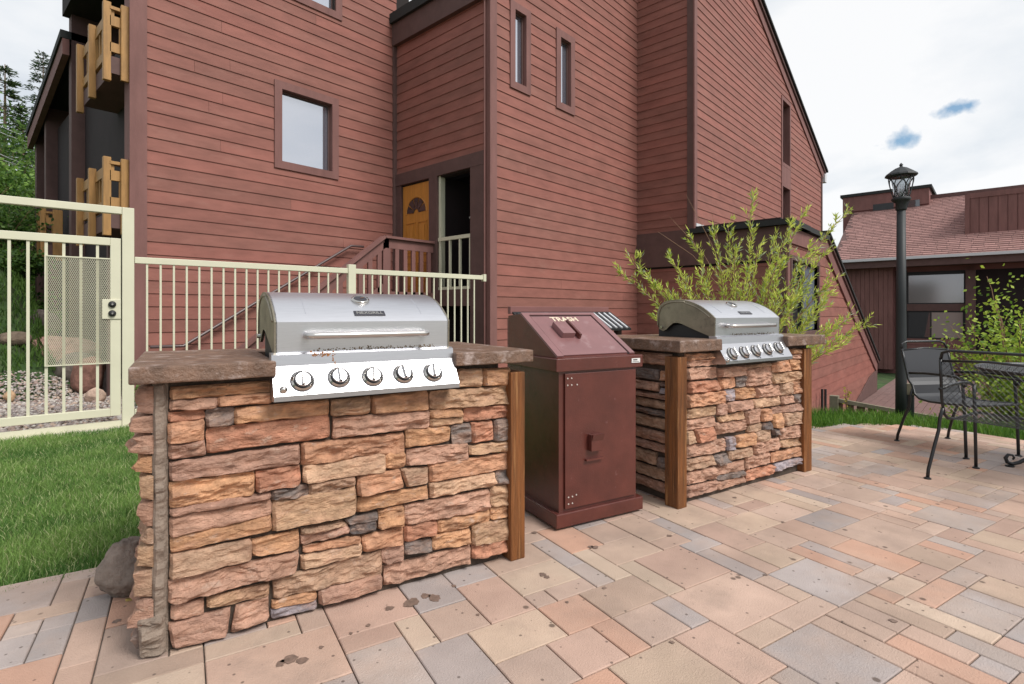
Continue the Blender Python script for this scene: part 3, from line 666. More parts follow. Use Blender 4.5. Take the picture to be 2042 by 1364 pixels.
rake(UI - .2, ue + .25, zr, VR, .10, .38, -.05, .045, 'trim', 'rake_board')
rake(UI - .2, ue + .3, zr, VR, .0, .10, -.3, .09, 'trimdark', 'rake_board')
rake(UI - .2, ue + .4, zr, VR, -.07, 0, -8, .14, 'roof', 'roof')
MB().box((ue + .1, VR - .1, zr(ue) - .55), (ue + .35, VR + .3, zr(ue) - .25)).build('gutter_end', 'flash', bld)
# low wing
xw = onu(1567, 500, UI).y
siding((UI, 0, 0), AY, NU, [(-VT, -.1), (-VW - .13, -.1), (-VW - .13, TW - .78), (-VT, TW - .78)], z0=-.03, e=E * 1.28, seed=6, split=0)
MB().box((UI + .001, VW + .1, -1.5), (UI + .1, VT, TW + .06)).build('wall', 'dark', bld)
wpart('fascia', 'trimdark', (UI, 0, 0), AY, NU, -VT, -VW + .06, TW - .74, TW - .27, 0, .07)
wpart('fascia', 'trimdark', (UI, 0, 0), AY, NU, -VT, -VW + .05, TW - .27, TW + .012, 0, .04)
MB().box((UI - .16, VW - .14, TW - .10), (UI + 1.2, VR + .05, TW + .0)).build('roof_edge', 'roof', bld)
MB().box((UI + .02, VR - .05, TW), (UI + .55, VR - .02, TW + .13)).build('flashing', 'flash', bld)
wr0 = sv_(1650, 490, VW); wr1 = sv_(1745, 720, VW); slw = (wr1[1] - wr0[1]) / (wr1[0] - wr0[0])
zw = lambda s: min(TW, wr0[1] + slw * (s - wr0[0]))
uw1 = wr1[0]; k0 = wr0[0] + (TW - wr0[1]) / slw
gw = (sv_(1577, 560, VW)[0], sv_(1630, 560, VW)[0]); gz = (sv_(1577, 664, VW)[1], sv_(1577, 518, VW)[1])
hw = window((0, VW, 0), AX, NV, gw[0], gw[1], gz[0], gz[1], .09, .10, 'glassdark', 'trimdark', 'black')
MB().box((gw[0] + (gw[1] - gw[0]) * .44, VW + .03, gz[0]), (gw[0] + (gw[1] - gw[0]) * .48, VW + .07, gz[1])).build('mullion', 'black', bld)
MB().box((gw[0] + (gw[1] - gw[0]) * .50, VW + .055, gz[0] + .03), (gw[1] - .03, VW + .078, gz[1] - .03)).build('window_screen', glass_mat('grey_glass', .35, (.16, .19, .23)), bld)
siding((0, VW, 0), AX, NV, [(UI + .1, -1.45), (uw1, -1.45), (uw1, wr1[1] - .2), (k0, TW - .35), (UI + .1, TW - .35)], [hw], z0=-.10, e=E * 1.28, seed=7, split=.2)
for q in ((UI + .02, gw[0]), (gw[1], k0)):
    MB().box((q[0], VW + .002, -1.5), (q[1], VW + .15, TW - .3)).build('wall', 'dark', bld)
MB().prism([(k0, -1.5), (uw1, -1.5), (uw1, wr1[1] - .2), (k0, TW - .36)], lambda a, b: (a, VW + .002, b), lambda a, b: (a, VW + .15, b)).build('wall', 'dark', bld)
MB().box((gw[0], VW + .11, -1.5), (gw[1], VW + .15, TW - .3)).build('wall', 'dark', bld)
wpart('corner_board', 'trim', (0, VW, 0), AX, NV, UI - .045, UI + .12, -.9, TW - .3, .001, .035)
wpart('corner_board', 'trimdark', (UI, 0, 0), AY, NU, -VW - .14, -VW + .0, -.9, TW - .3, -.03, .035)
wpart('fascia', 'trim', (0, VW, 0), AX, NV, UI + .0, k0, TW - .42, TW - .12, -.02, .05)
MB().prism([(UI - .1, TW - .1), (k0, TW - .1), (k0 + .1, TW), (UI - .1, TW + .0)], lambda a, b: (a, VW - .12, b), lambda a, b: (a, VR + .1, b)).build('roof', 'roof', bld)
zw2 = lambda s: wr0[1] + slw * (s - wr0[0])
for (q0, q1, d0, d1, mm, nm) in ((.02, .34, -.02, .05, 'trim', 'rake_board'), (-.06, .02, -.2, .09, 'trimdark', 'rake_board'), (-.12, -.06, -1.8, .13, 'roof', 'roof')):
    MB().prism([(k0, zw2(k0) - q1), (uw1 + .1, zw2(uw1 + .1) - q1), (uw1 + .1, zw2(uw1 + .1) - q0), (k0, zw2(k0) - q0)], lambda a, b: (a, VW - d1, b), lambda a, b: (a, VW - d0, b)).build(nm, mm, bld)
MB().box((uw1 - .05, VW - .03, -1.4), (uw1 + .08, VW + .5, wr1[1] - .1)).build('corner_board', 'trimdark', bld)
MB().prism([(uw1 - 3.6, -1.42), (uw1, -1.42), (uw1, -.75), (uw1 - 1.2, -.85)], lambda a, b: (a, VW - .06, b), lambda a, b: (a, VW - .022, b)).build('footing_board', 'concrete' if False else 'trimdark', bld)
# rear volumes so that the place holds together from the side
MB().box((UL + .2, VL + .2, -.2), (UD + 4, VL + 8, 5.2)).build('rear_volume', 'recess', bld)
# left end facade with balconies, u = UL facing -u
def yv(px, u): return onu(px, 300, u).y
for (y0_, y1_) in ((VL + .25, 13.2), (13.45, 16.2), (16.4, 18.4)):
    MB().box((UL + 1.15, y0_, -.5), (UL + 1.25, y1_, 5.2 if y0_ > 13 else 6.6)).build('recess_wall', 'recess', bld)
ra = onu(126, 58, UL - .12); rb = onu(58, 258, UL - .12); rsl = (rb.z - ra.z) / (rb.y - ra.y); YF = onu(140, 200, UL).y
for y_, z_ in ((YF, 8.5), (onu(90, 200, UL).y, onu(90, 165, UL).z - .1), (rb.y, rb.z - .1)):
    MB().box((UL + .0, y_ - .12, -.5), (UL + 1.2, y_ + .12, z_)).build('divider_wall', 'trimdark', bld)
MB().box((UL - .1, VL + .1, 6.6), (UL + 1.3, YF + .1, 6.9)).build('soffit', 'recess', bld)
MB().prism([(YF - .12, ra.z - .12 + rsl * (YF - ra.y)), (rb.y + .2, rb.z - .12), (rb.y + .2, rb.z + .02), (YF - .12, ra.z + .02 + rsl * (YF - ra.y))], lambda a, b: (UL - .16, a, b), lambda a, b: (UL + 4, a, b)).build('roof', 'roof', bld)
MB().prism([(YF - .12, ra.z - .42 + rsl * (YF - ra.y)), (rb.y + .2, rb.z - .42), (rb.y + .2, rb.z - .13), (YF - .12, ra.z - .13 + rsl * (YF - ra.y))], lambda a, b: (UL - .13, a, b), lambda a, b: (UL - .03, a, b)).build('fascia', 'trim', bld)
UB = UL - .27
def balcony(zt, zb, ya, yb_, nb__, lab):
    b = MB().box((UB + .05, ya, zb + .10), (UL + 1.15, yb_, zb + .32)).build('balcony', 'trimdark', bld); b['label'] = lab
    ys = nb__
    for y_, y2_ in ys: MB().box((UB - .03, y_, zb), (UB + .055, y_ + .075, zt)).build('board', 'balc', b, bevel=.006)
    MB().box((UL - .12, ya - .05, zb + .02), (UL + .03, ya + .0, zt - .01)).build('board', 'balc', b, bevel=.006)
    r = MB(); r.box((UB + .04, ya + .02, zt - .20), (UB + .09, yb_, zt - .06)); r.box((UB + .04, ya + .02, zb + .38), (UB + .09, yb_, zb + .5))
    r.box((UB + .04, ya - .01, zt - .09), (UL + .02, ya + .10, zt - .05)); r.box((UB + .04, ya, zt - .3), (UL + .02, ya + .05, zt - .17)); r.box((UB + .04, ya, zb + .38), (UL + .02, ya + .05, zb + .5)); r.build('rail', 'balc', b)
    p = MB()
    n = int((yb_ - ya) / .16)
    for i in range(1, n): p.box((UB + .05, ya + i * .16, zb + .5), (UB + .08, ya + i * .16 + .04, zt - .2))
    p.box((UB + .14, ya + .01, zb + .5), (UB + .18, ya + .04, zt - .3)); tag(p.build('spindles', 'balc', b), kind='stuff')
by = lambda px: onu(px, 300, UB - .02).y
bys = [(by(b_) , by(a_)) for a_, b_ in ((190, 208), (160, 179), (137, 155))]
zt_u = onu(199, 14, UB - .02).z; zb_u = onu(199, 168, UB - .02).z; zt_l = onu(199, 318, UB - .02).z; zb_l = onu(199, 500, UB - .02).z
balcony(zt_u, zb_u, bys[0][0], bys[2][0], bys, 'upper honey wood balcony')
balcony(zt_l, zt_l - (zt_u - zb_u), bys[0][0], bys[2][0], bys, 'lower honey wood balcony')
bys2 = [(by(b_) , by(a_)) for a_, b_ in ((75, 82), (69, 75))]
balcony(zt_l, zt_l - (zt_u - zb_u), bys2[0][0], bys2[1][1], bys2, 'far lower honey wood balcony')
MB().box((UB + .1, 8.95, -.3), (UB + .2, 9.05, 2.1)).build('balcony_post', 'trimdark', bld)
# planks as parts, the least visible ones joined
wall_bits.sort(key=lambda q: -q[0]); rest = MB()
for i, (a, vs, fs, c) in enumerate(wall_bits):
    if i < 298:
        o = MB().add(vs, fs).build('plank', 'siding', bld, color=c)
    else: rest.add(vs, fs)
ro = rest.build('siding_planks', 'siding', bld, color=(.25, .10, .079)); tag(ro, kind='stuff')

# ------------------------------------------------------------------ entry stair
YS = 7.32
st = thing('entry_stair', 'maroon wooden stair and landing with slatted railing up to the orange door', 'stairs', (4.2, 7.8, 0)); st.location = (0, 0, 0)
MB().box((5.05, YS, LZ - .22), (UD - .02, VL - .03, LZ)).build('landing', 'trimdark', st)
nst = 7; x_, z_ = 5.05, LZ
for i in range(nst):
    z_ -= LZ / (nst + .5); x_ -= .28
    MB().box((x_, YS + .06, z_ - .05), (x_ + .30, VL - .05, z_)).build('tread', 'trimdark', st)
q = [onv(765, 470, YS), onv(868, 480, YS)]; zt = q[0].z - .02
def railseg(a, b, nbal, zoff=.93):
    a = Vector(a); b = Vector(b)
    MB().bar(a, b, .14, .04).build('handrail', 'trim', st); MB().bar(a - Vector((0, 0, .10)), b - Vector((0, 0, .10)), .04, .15).build('rail_board', 'trim', st)
    MB().bar(a - Vector((0, 0, zoff)), b - Vector((0, 0, zoff)), .035, .11).build('rail_board', 'trim', st)
    for i in range(nbal):
        p = a.lerp(b, (i + .5) / nbal); MB().bar(p - Vector((0, 0, zoff + .03)), p - Vector((0, 0, .05)), .035, .075, up=(1, 0, 0)).build('baluster', 'trim', st)
railseg((q[0].x, YS, zt), (UD - .05, YS, zt), 6)
MB().bar((2.7, YS + .03, -.25), (5.1, YS + .03, LZ - .14), .04, .30).build('stringer', 'trim', st)
lo = onv(475, 700, YS)
railseg((lo.x, YS, lo.z), (q[0].x, YS, zt), 13, .80)
MB().box((q[0].x - .02, YS - .02, .0), (q[0].x + .09, YS + .09, zt - .02)).build('newel_post', 'trim', st)
MB().box((lo.x - .05, YS - .02, -.1), (lo.x + .05, YS + .08, lo.z)).build('newel_post', 'trim', st)
h = [onv(300, 692, VL - .12), onv(366, 690, VL - .12), onv(700, 490, VL - .12), onv(725, 492, VL - .12)]
MB().tube(h, .022, 8).build('wall_handrail', 'handrail', st, smooth=True)

# ------------------------------------------------------------------ cream pool fence and gate
FZ = 1.68; GZ = -.04
fence = thing('metal_fence', 'cream painted metal picket fence running from the gate to the building corner', 'fence', P1); fence.rotation_euler = (0, 0, math.atan2(FD.y, FD.x))
LF = (P2 - P1).length - .06
MB().box((0.055, -.02, FZ - .065), (LF, .02, FZ)).build('top_rail', 'cream', fence, bevel=.004)
MB().box((0.055, -.02, .08), (LF, .02, .13)).build('bottom_rail', 'cream', fence, bevel=.004)
mp_ = 2.35
for k, s in enumerate((0.0, mp_)):
    h_ = 2.17 if k == 0 else FZ + .05
    MB().box((s - .05, -.035, -.12), (s + .05, .035, h_)).build('post', 'cream', fence, bevel=.004)
MB().box((LF, -.03, FZ - .09), (LF + .05, .03, FZ + .02)).build('wall_bracket', 'cream', fence)
me0 = None; s = .16
while s < LF - .05:
    if abs(s - mp_) > .07:
        if me0 is None:
            me0 = MB().box((-.009, -.009, .13), (.009, .009, FZ - .065)).build('picket', 'cream', fence); me0.location = (s, 0, 0)
        else:
            o = me0.copy(); C.objects.link(o); o.parent = fence; o.location = (s, 0, 0)
    s += .118
gate = thing('gate_frame', 'cream metal overhead frame standing round the gate', 'gate frame', P1, math.atan2(FD.y, FD.x))
MB().box((-1.62, -.035, 2.10), (-.052, .035, 2.17)).build('header', 'cream', gate, bevel=.004)
MB().box((-1.72, -.035, -.1), (-1.62, .035, 2.17)).build('post', 'cream', gate, bevel=.004)
MB().box((-1.62, -.02, -.03), (-.052, .02, .03)).build('threshold', 'cream', gate)
gt = thing('metal_gate', 'cream metal gate with diamond mesh panel and black locks', 'gate', P1, math.atan2(FD.y, FD.x))
g1 = -.060; g0 = -1.58; zt_, zb_ = 1.855, .085
MB().box((g1 - .085, -.025, zb_), (g1, .025, zt_)).build('stile', 'cream', gt, bevel=.004)
MB().box((g0, -.025, zb_), (g0 + .085, .025, zt_)).build('stile', 'cream', gt, bevel=.004)
MB().box((g0 + .085, -.025, zt_ - .075), (g1 - .085, .025, zt_)).build('top_rail', 'cream', gt, bevel=.004)
MB().box((g0 + .085, -.025, zb_), (g1 - .085, .025, zb_ + .075)).build('bottom_rail', 'cream', gt, bevel=.004)
s = g1 - .085 - .100; k = 0; first = None; ps = []
while s > g0 + .1:
    o = MB().box((-.0115, -.0115, zb_ + .075), (.0115, .0115, zt_ - .075)).build('picket', 'cream', gt) if first is None else first.copy()
    if first is None: first = o
    else: C.objects.link(o); o.parent = gt
    o.location = (s, 0, 0); ps.append(s); s -= .127; k += 1
ms = MB(); a0, a1_ = ps[3], g1 - .085; b0, b1_ = .62, 1.64
W_, H_ = a1_ - a0, b1_ - b0; cw, ch_ = .0145, .034; yy_ = -.022
def strand(x0, z0, x1, z1):
    ms.bar((x0, yy_, z0), (x1, yy_, z1), .0026, .0045, up=(0, 1, 0))
kx = cw / ch_
n = int((W_ + H_ * kx) / cw)
for i in range(-int(H_ * kx / cw) - 1, int(W_ / cw) + 1):
    for sg in (1, -1):
        xs = i * cw; pts_ = []
        z0 = 0; x0 = xs if sg == 1 else W_ - xs; x1 = x0 + sg * H_ * kx; z1 = H_
        # clip to the panel
        def cl(xa, za, xb, zb2):
            if xa < 0: za = za + (0 - xa) * (zb2 - za) / (xb - xa); xa = 0
            if xa > W_: za = za + (W_ - xa) * (zb2 - za) / (xb - xa); xa = W_
            return xa, za
        if (x0 < 0 and x1 < 0) or (x0 > W_ and x1 > W_): continue
        xa, za_ = cl(x0, z0, x1, z1); xb, zb3 = cl(x1, z1, x0, z0)
        strand(a0 + xa, b0 + za_, a0 + xb, b0 + zb3)
tag(ms.build('mesh_panel', 'cream', gt), kind='stuff')
fr = MB(); fr.box((a0 - .012, -.03, b0 - .012), (a1_, -.014, b0)); fr.box((a0 - .012, -.03, b1_), (a1_, -.014, b1_ + .012)); fr.box((a0 - .012, -.03, b0), (a0, -.014, b1_)); fr.build('mesh_border', 'cream', gt)
lp = MB().box((g1 - .15, -.036, 1.05), (g1 + .0, -.0255, 1.245)).build('lock_plate', 'cream', gt, bevel=.003)
for z_ in (1.195, 1.105):
    MB().lathe([(.001, .03), (.018, .03), (.03, .018), (.033, 0)], 16, (g1 - .07, -.036, z_), (0, -1, 0)).build('lock_knob', 'black', lp, smooth=True)
    MB().lathe([(.001, .004), (.008, .004), (.009, 0)], 10, (g1 - .07, -.066, z_), (0, -1, 0)).build('keyhole', 'chrome', lp)

# ------------------------------------------------------------------ stone counters
PAL = {'o': (.54, .275, .125), 't': (.48, .31, .18), 'p': (.47, .27, .20), 'r': (.50, .19, .11), 'm': (.35, .20, .16), 'g': (.20, .165, .15),
       'd': (.125, .108, .105), 'b': (.38, .26, .175), 'l': (.58, .39, .25), 'v': (.33, .29, .31), 's': (.54, .26, .14)}
PAL = {k: tuple(.58 * c + .42 * m for c, m in zip(v, (.45, .28, .195))) if k not in 'gdv' else v for k, v in PAL.items()}
def stone_geo(q, depth, seed, fmap, cell=.0098):
    """q: TL,TR,BR,BL (a,z) ; fmap(a,z,d)->3D, d outwards"""
    TL, TR, BR, BL = [Vector(p) for p in q]
    W = max((TR - TL).length, (BR - BL).length); Hh = max((TL - BL).length, (TR - BR).length)
    nx = max(5, min(48, int(W / cell))); nz_ = max(6, min(20 if Hh < .4 else 90, int(Hh / (cell * .62)))); rs = random.Random(seed)
    tx, tz = rs.uniform(-.005, .005), rs.uniform(-.007, .003); style = rs.random(); amp = 1.0 if style > .45 else .38; off = seed * 5.17
    vs = []
    for j in range(nz_ + 1):
        for i in range(nx + 1):
            u, v = i / nx, j / nz_
            p = BL.lerp(BR, u).lerp(TL.lerp(TR, u), v)
            ed = min(u * W, (1 - u) * W, v * Hh, (1 - v) * Hh)
            jx = .0045 * noise.noise(Vector((p.x * 22 + off, p.y * 22, 1))) ; jz = .0045 * noise.noise(Vector((p.x * 22, p.y * 22 + off, 7)))
            if v == 0 or v == 1: jz *= 1.4
            cu, cv = min(u, 1 - u) * W, min(v, 1 - v) * Hh     # round the corners
            if cu < .012 and cv < .012:
                k = (1 - cu / .012) * (1 - cv / .012) * .004; jx += k if u < .5 else -k; jz += k if v < .5 else -k
            prof = 1 - (1 - min(1, ed / .0075)) ** 2.0
            n1 = noise.noise(Vector((p.x * 9 + off, p.y * 26, off))); n2 = noise.noise(Vector((p.x * 26, p.y * 70 + off, off)))
            n3 = 1 - 2.2 * abs(noise.noise(Vector((p.x * 7 + off, p.y * (38 if style > .35 else 13) + n1 * 1.6, 3)))); n4 = noise.noise(Vector((p.x * 48, p.y * 60, off))); stp = math.floor((n1 + .35 * n2) * 5) * .0042
            d = depth * (.38 + .62 * prof) + prof * (.004 * n1 + .004 * n2 + .0028 * n4 + stp * amp - (.0085 if style > .45 else .0035) * max(0, n3) + tx * (u - .5) * 2 + tz * (v - .5) * 2)
            vs.append(fmap(p.x + jx, p.y + jz, max(.004, d)))
    fs = []; nr = nx + 1
    for j in range(nz_):
        for i in range(nx): fs.append((j * nr + i, j * nr + i + 1, (j + 1) * nr + i + 1, (j + 1) * nr + i))
    # back skirt
    ring = [i for i in range(nx + 1)] + [j * nr + nx for j in range(1, nz_ + 1)] + [nz_ * nr + i for i in range(nx - 1, -1, -1)] + [j * nr for j in range(nz_ - 1, 0, -1)]
    b0 = len(vs)
    ringpos = []
    for k in ring:
        j, i = divmod(k, nr); u, v = i / nx, j / nz_; p = BL.lerp(BR, u).lerp(TL.lerp(TR, u), v); vs.append(fmap(p.x, p.y, -.004))
    n = len(ring)
    for k in range(n): fs.append((ring[(k + 1) % n], ring[k], b0 + k, b0 + (k + 1) % n))
    return vs, fs
def grow(q, k=.0038):
    cx_ = sum(a for a, z in q) / 4; cz_ = sum(z for a, z in q) / 4
    return [(a + (k if a > cx_ else -k), z + (k if z > cz_ else -k)) for a, z in q]
def island(C0, ang, name, label, table, lo, scale, org, length, height, front_gap, side):
    isl = thing(name, label, 'outdoor counter', C0, ang)
    isl['group'] = 'stone barbecue counters on the patio'
    d = Vector((math.cos(ang), math.sin(ang), 0)); b = Vector((-d.y, d.x, 0)); n = -b
    def tz(px, py):
        p = onplane(px, py, C0 + n * .02, b); q = p - C0; return (q.dot(d), p.z)
    sts = 0
    for k, (quad, c) in enumerate(table):
        q = [tz(org[0] + x / scale, org[1] + y / scale) for (x, y) in quad]
        q = [(a, max(.004, min(height - .003, z))) for a, z in grow(q)]
        col = PAL[c]; kk = random.uniform(.9, 1.1)
        vs, fs = stone_geo(q, random.uniform(.020, .034), k * 3 + (1 if lo else 200), lambda a, z, dd: (a, -dd, z))
        MB().add(vs, fs).build('stone', 'stone', isl, smooth=False, color=tuple(x * kk * 1.12 for x in col)); sts += 1
    return isl, d, b, tz
T1 = [((205,585,695,553,700,598,205,640),'o'),((200,650,430,635,430,680,200,695),'p'),((440,635,700,610,700,655,440,672),'s'),((190,710,365,700,365,735,190,752),'r'),
((380,695,515,682,510,765,380,780),'g'),((520,690,985,645,985,715,520,760),'o'),((190,765,362,742,362,840,190,860),'s'),((385,790,985,722,990,825,385,905),'r'),
((193,868,365,850,370,915,195,935),'m'),((1005,650,1195,628,1190,705,1005,718),'t'),((1205,630,1480,600,1482,690,1205,708),'o'),((1015,735,1485,700,1485,775,1010,830),'p'),
((1495,605,1885,575,1888,660,1495,688),'t'),((1625,495,1750,490,1750,570,1625,578),'t'),((1760,492,1888,485,1888,565,1760,568),'o'),((1495,697,1655,690,1655,722,1495,735),'o'),
((1495,742,1655,725,1655,755,1495,772),'t'),((1665,685,1890,670,1890,725,1665,748),'r'),((1375,790,1590,775,1590,845,1375,880),'o'),((1600,775,1690,762,1700,855,1610,865),'g'),
((1700,760,1800,748,1805,840,1705,857),'r'),((1812,745,1895,735,1898,840,1815,843),'g'),((855,865,1360,810,1362,905,855,965),'s'),((1380,895,1680,860,1680,940,1380,970),'p'),((1690,875,1888,850,1888,895,1690,915),'t')]
T1 = [(([(q[0],q[1]),(q[2],q[3]),(q[4],q[5]),(q[6],q[7])]), c) for q, c in T1]
T1b = [((195,65,840,-30,840,62,200,148),'m'),((865,75,1265,20,1265,100,865,160),'l'),((1272,20,1365,5,1365,78,1275,85),'o'),((1490,75,1885,10,1885,85,1495,155),'s'),((195,165,615,108,612,215,200,285),'o'),
((628,105,842,75,845,165,630,205),'r'),((1135,130,1338,95,1358,180,1135,222),'s'),((1348,95,1482,85,1480,160,1384,178),'b'),((1495,165,1815,112,1815,165,1495,235),'l'),((1822,105,1892,95,1892,155,1824,168),'g'),
((200,295,698,208,698,235,200,325),'m'),((705,200,880,170,880,225,705,245),'g'),((890,165,1118,130,1118,170,890,215),'b'),((712,255,1120,185,1120,310,712,400),'t'),((1135,240,1480,180,1478,235,1135,305),'o'),
((200,340,698,248,698,318,205,430),'p'),((200,440,698,325,698,395,205,510),'o'),((1370,275,1785,195,1785,290,1370,365),'p'),((1795,185,1880,172,1880,265,1798,275),'t'),((1240,300,1358,275,1360,365,1238,385),'o'),
((1065,345,1230,310,1230,342,1090,362),'g'),((1097,375,1222,348,1222,390,1100,418),'d'),((855,395,1050,350,1085,368,855,418),'b'),((850,430,1085,377,1090,405,855,465),'m'),((1795,285,1878,265,1878,325,1797,338),'o'),
((1535,350,1788,298,1788,350,1535,410),'o'),((1365,380,1525,350,1525,415,1368,450),'r'),((200,525,595,445,600,540,200,640),'b'),((608,450,835,400,835,490,615,525),'o'),((865,480,1145,425,1145,455,865,505),'s'),
((852,530,1145,462,1150,515,855,590),'l'),((1155,430,1355,380,1355,460,1165,500),'s'),((1255,490,1358,465,1358,545,1260,560),'m'),((1370,460,1498,440,1498,490,1370,515),'g'),((1510,425,1690,390,1690,460,1505,490),'o'),
((1705,375,1878,335,1878,440,1705,468),'t'),((1705,475,1893,430,1893,490,1705,535),'r'),((190,655,835,505,820,600,195,760),'p'),((715,645,1250,500,1250,612,718,735),'b'),((1265,580,1690,475,1690,555,1268,670),'p'),
((385,740,688,665,688,720,385,785),'t'),((205,785,360,745,360,815,210,845),'p'),((190,870,495,790,475,910,215,985),'m'),((530,780,685,735,685,840,505,905),'p'),((710,755,925,700,925,745,710,790),'o'),
((705,800,925,755,925,785,708,838),'v'),((940,695,1248,620,1250,680,945,765),'m')]
T1 += [([(x, y + 896.5) for (x, y) in ((q[0],q[1]),(q[2],q[3]),(q[4],q[5]),(q[6],q[7]))], c) for q, c in T1b]
HW = .893
isl1, d1, b1, tz1 = island(C1, ANG, 'stone_counter', 'near stone clad barbecue counter with brown concrete top beside the lawn', T1, True, 2.4902, (260, 540), 1.33, HW, None, None)
MB().box((-.05, .005, 0), (1.26, .70, HW)).build('core', 'grout', isl1)
for (q_, nm_) in (([(-.042, HW - .005), (-.008, HW - .005), (-.006, .12), (-.044, .12)], 'mortar_edge'), ([(-.085, .135), (-.012, .13), (-.008, .003), (-.08, .003)], 'foot_stone')):
    vs, fs = stone_geo(q_, .022 if nm_[0] == 'm' else .034, 55 if nm_[0] == 'm' else 56, lambda a, z, dd: (a, -dd, z))
    MB().add(vs, fs).build(nm_, 'mortar', isl1)
MB().box((-.046, -.002, .0), (-.002, .03, HW - .005)).build('mortar_bed', 'mortar', isl1)
rs = random.Random(5)
zz = .02
sc_ = ['g', 'o', 'm', 'p', 'b', 'p', 't', 'm', 'b', 'g', 'p', 'm', 't']; k = 0
while zz < HW - .03:
    hh = rs.uniform(.055, .10); hh = min(hh, HW - zz - .004); pr = rs.uniform(.030, .062); y0 = -.012 + rs.uniform(-.004, .012)
    for (ya, yb2) in ((y0, .24 + rs.uniform(-.06, .06)), (None, .70)):
        if ya is None: ya = yprev + .008
        # side stone: its outer face points to -x ; bulky block so that its front end shows
        rr_ = random.Random(k * 9 + 3)
        vs, fs = stone_geo([(ya, zz + hh - .006), (yb2, zz + hh - .006), (yb2, zz), (ya, zz)], pr, 400 + k, lambda a, z, dd: (-.046 - dd, a, z), cell=.013)
        MB().add(vs, fs).build('stone', 'stone', isl1, smooth=False, color=PAL[sc_[k % len(sc_)]]); yprev = yb2; k += 1
    zz += hh
# right hand wooden post and counter tops
def tpost(C0, d, b, n_, px, yo=.052): return (onplane(px, 900, C0 - b * yo, b) - C0).dot(d)
pL = tpost(C1, d1, b1, 0, 1019); pR = tpost(C1, d1, b1, 0, 1047)
MB().box((pL, -.052, 0), (pR, .06, HW - .045)).build('corner_post', 'post', isl1, bevel=.004)
def slabs(isl, xl, xr, g0_, g1_, zt, zb, yf=-.075, yb=.72):
    for (a, b_) in ((xl, g0_), (g1_, xr)):
        m_ = MB(); n = 14
        m_.box((a, yf, zb), (b_, yb, zt)); o = m_.build('counter_top', 'slab', isl, bevel=.006)
        import bmesh
        bm = bmesh.new(); bm.from_mesh(o.data); bmesh.ops.subdivide_edges(bm, edges=bm.edges[:], cuts=9, use_grid_fill=True)
        for v in bm.verts:
            v.co += Vector((0, 1, .35)) * (.004 * noise.noise(v.co * 14 + isl.location)) if v.co.y < yf + .001 else Vector((0, 0, .0015 * noise.noise(v.co * 6)))
        bm.to_mesh(o.data); bm.free()
    MB().box((g0_ + .001, .50, zb + .002), (g1_ - .001, yb - .004, zt - .004)).build('counter_back', 'slab', isl)
slabs(isl1, -.105, 1.40, .318, 1.012, .948, .893)

T2s = "1070,345,1215,340,1220,365,1070,380,s;1070,388,1235,370,1235,400,1070,412,p;1070,425,1230,418,1235,470,1070,485,p;1075,500,1240,490,1245,540,1075,558,r;1070,570,1275,545,1280,610,1070,637,s;1068,650,1228,630,1228,675,1068,700,t;1068,710,1220,688,1220,735,1068,760,p;1068,770,1105,765,1118,825,1068,840,l;1114,760,1215,740,1225,805,1130,828,r;1070,850,1275,808,1278,870,1070,908,p;1068,925,1210,895,1220,945,1068,982,b;1070,995,1222,960,1225,1020,1070,1055,p;1068,1075,1230,1035,1232,1080,1070,1128,m;1245,425,1385,410,1390,460,1245,470,p;1395,410,1530,395,1525,408,1395,423,b;1250,480,1330,475,1335,520,1255,535,s;1342,470,1385,462,1385,520,1342,525,g;1395,430,1525,415,1525,505,1395,520,p;1535,400,1625,380,1630,435,1535,445,s;1635,375,1700,370,1700,425,1637,430,o;1535,455,1700,437,1700,490,1535,505,t;1285,545,1330,540,1330,598,1285,600,v;1338,535,1433,525,1440,580,1340,592,o;1440,525,1570,512,1570,570,1447,580,p;1578,508,1642,500,1645,560,1580,570,b;1652,498,1700,495,1700,550,1652,560,s;1240,625,1283,615,1283,672,1240,678,m;1290,612,1425,595,1425,640,1290,660,m;1435,595,1575,575,1575,620,1435,640,l;1585,578,1648,570,1650,608,1585,618,p;1657,568,1700,562,1700,605,1657,608,g;1240,690,1378,660,1380,695,1250,715,t;1387,660,1463,640,1466,715,1392,725,p;1472,648,1525,645,1530,705,1477,712,s;1535,640,1700,612,1700,648,1535,668,m;1225,725,1393,705,1393,755,1230,782,p;1402,735,1475,722,1475,760,1402,770,b;1482,725,1530,717,1530,750,1487,760,d;1540,675,1590,668,1592,745,1542,748,o;1598,665,1700,655,1702,718,1598,735,b;1285,800,1330,795,1332,865,1290,868,v;1338,795,1433,775,1438,835,1340,855,o;1440,775,1525,755,1528,812,1442,825,b;1535,755,1570,757,1572,780,1540,785,d;1578,750,1698,728,1698,790,1580,810,p;1435,835,1568,800,1568,860,1437,892,p;1576,822,1698,803,1698,838,1576,852,t;1300,878,1420,855,1422,895,1300,925,b;1215,900,1288,890,1296,930,1230,955,g;1392,905,1520,880,1523,935,1392,970,p;1530,885,1698,850,1698,893,1530,935,s;1230,960,1383,925,1383,973,1230,1005,p;1232,1013,1385,982,1385,1008,1235,1035,g;1238,1045,1386,1018,1386,1042,1240,1085,p;1394,985,1538,950,1542,993,1396,1035,r;1548,948,1698,905,1698,935,1549,985,v;1636,320,1700,318,1700,340,1636,342,o;1636,350,1700,346,1700,366,1636,368,p"
T2 = []
for s_ in T2s.split(';'):
    q = s_.split(','); n_ = [float(x) for x in q[:8]]; T2.append(([(n_[0], n_[1]), (n_[2], n_[3]), (n_[4], n_[5]), (n_[6], n_[7])], q[8]))
isl2, d2, b2, tz2 = island(C2, ANG2, 'stone_counter', 'far stone clad barbecue counter right of the maroon trash bin', T2, False, 2.7286, (980, 580), 1.42, HW, None, None)
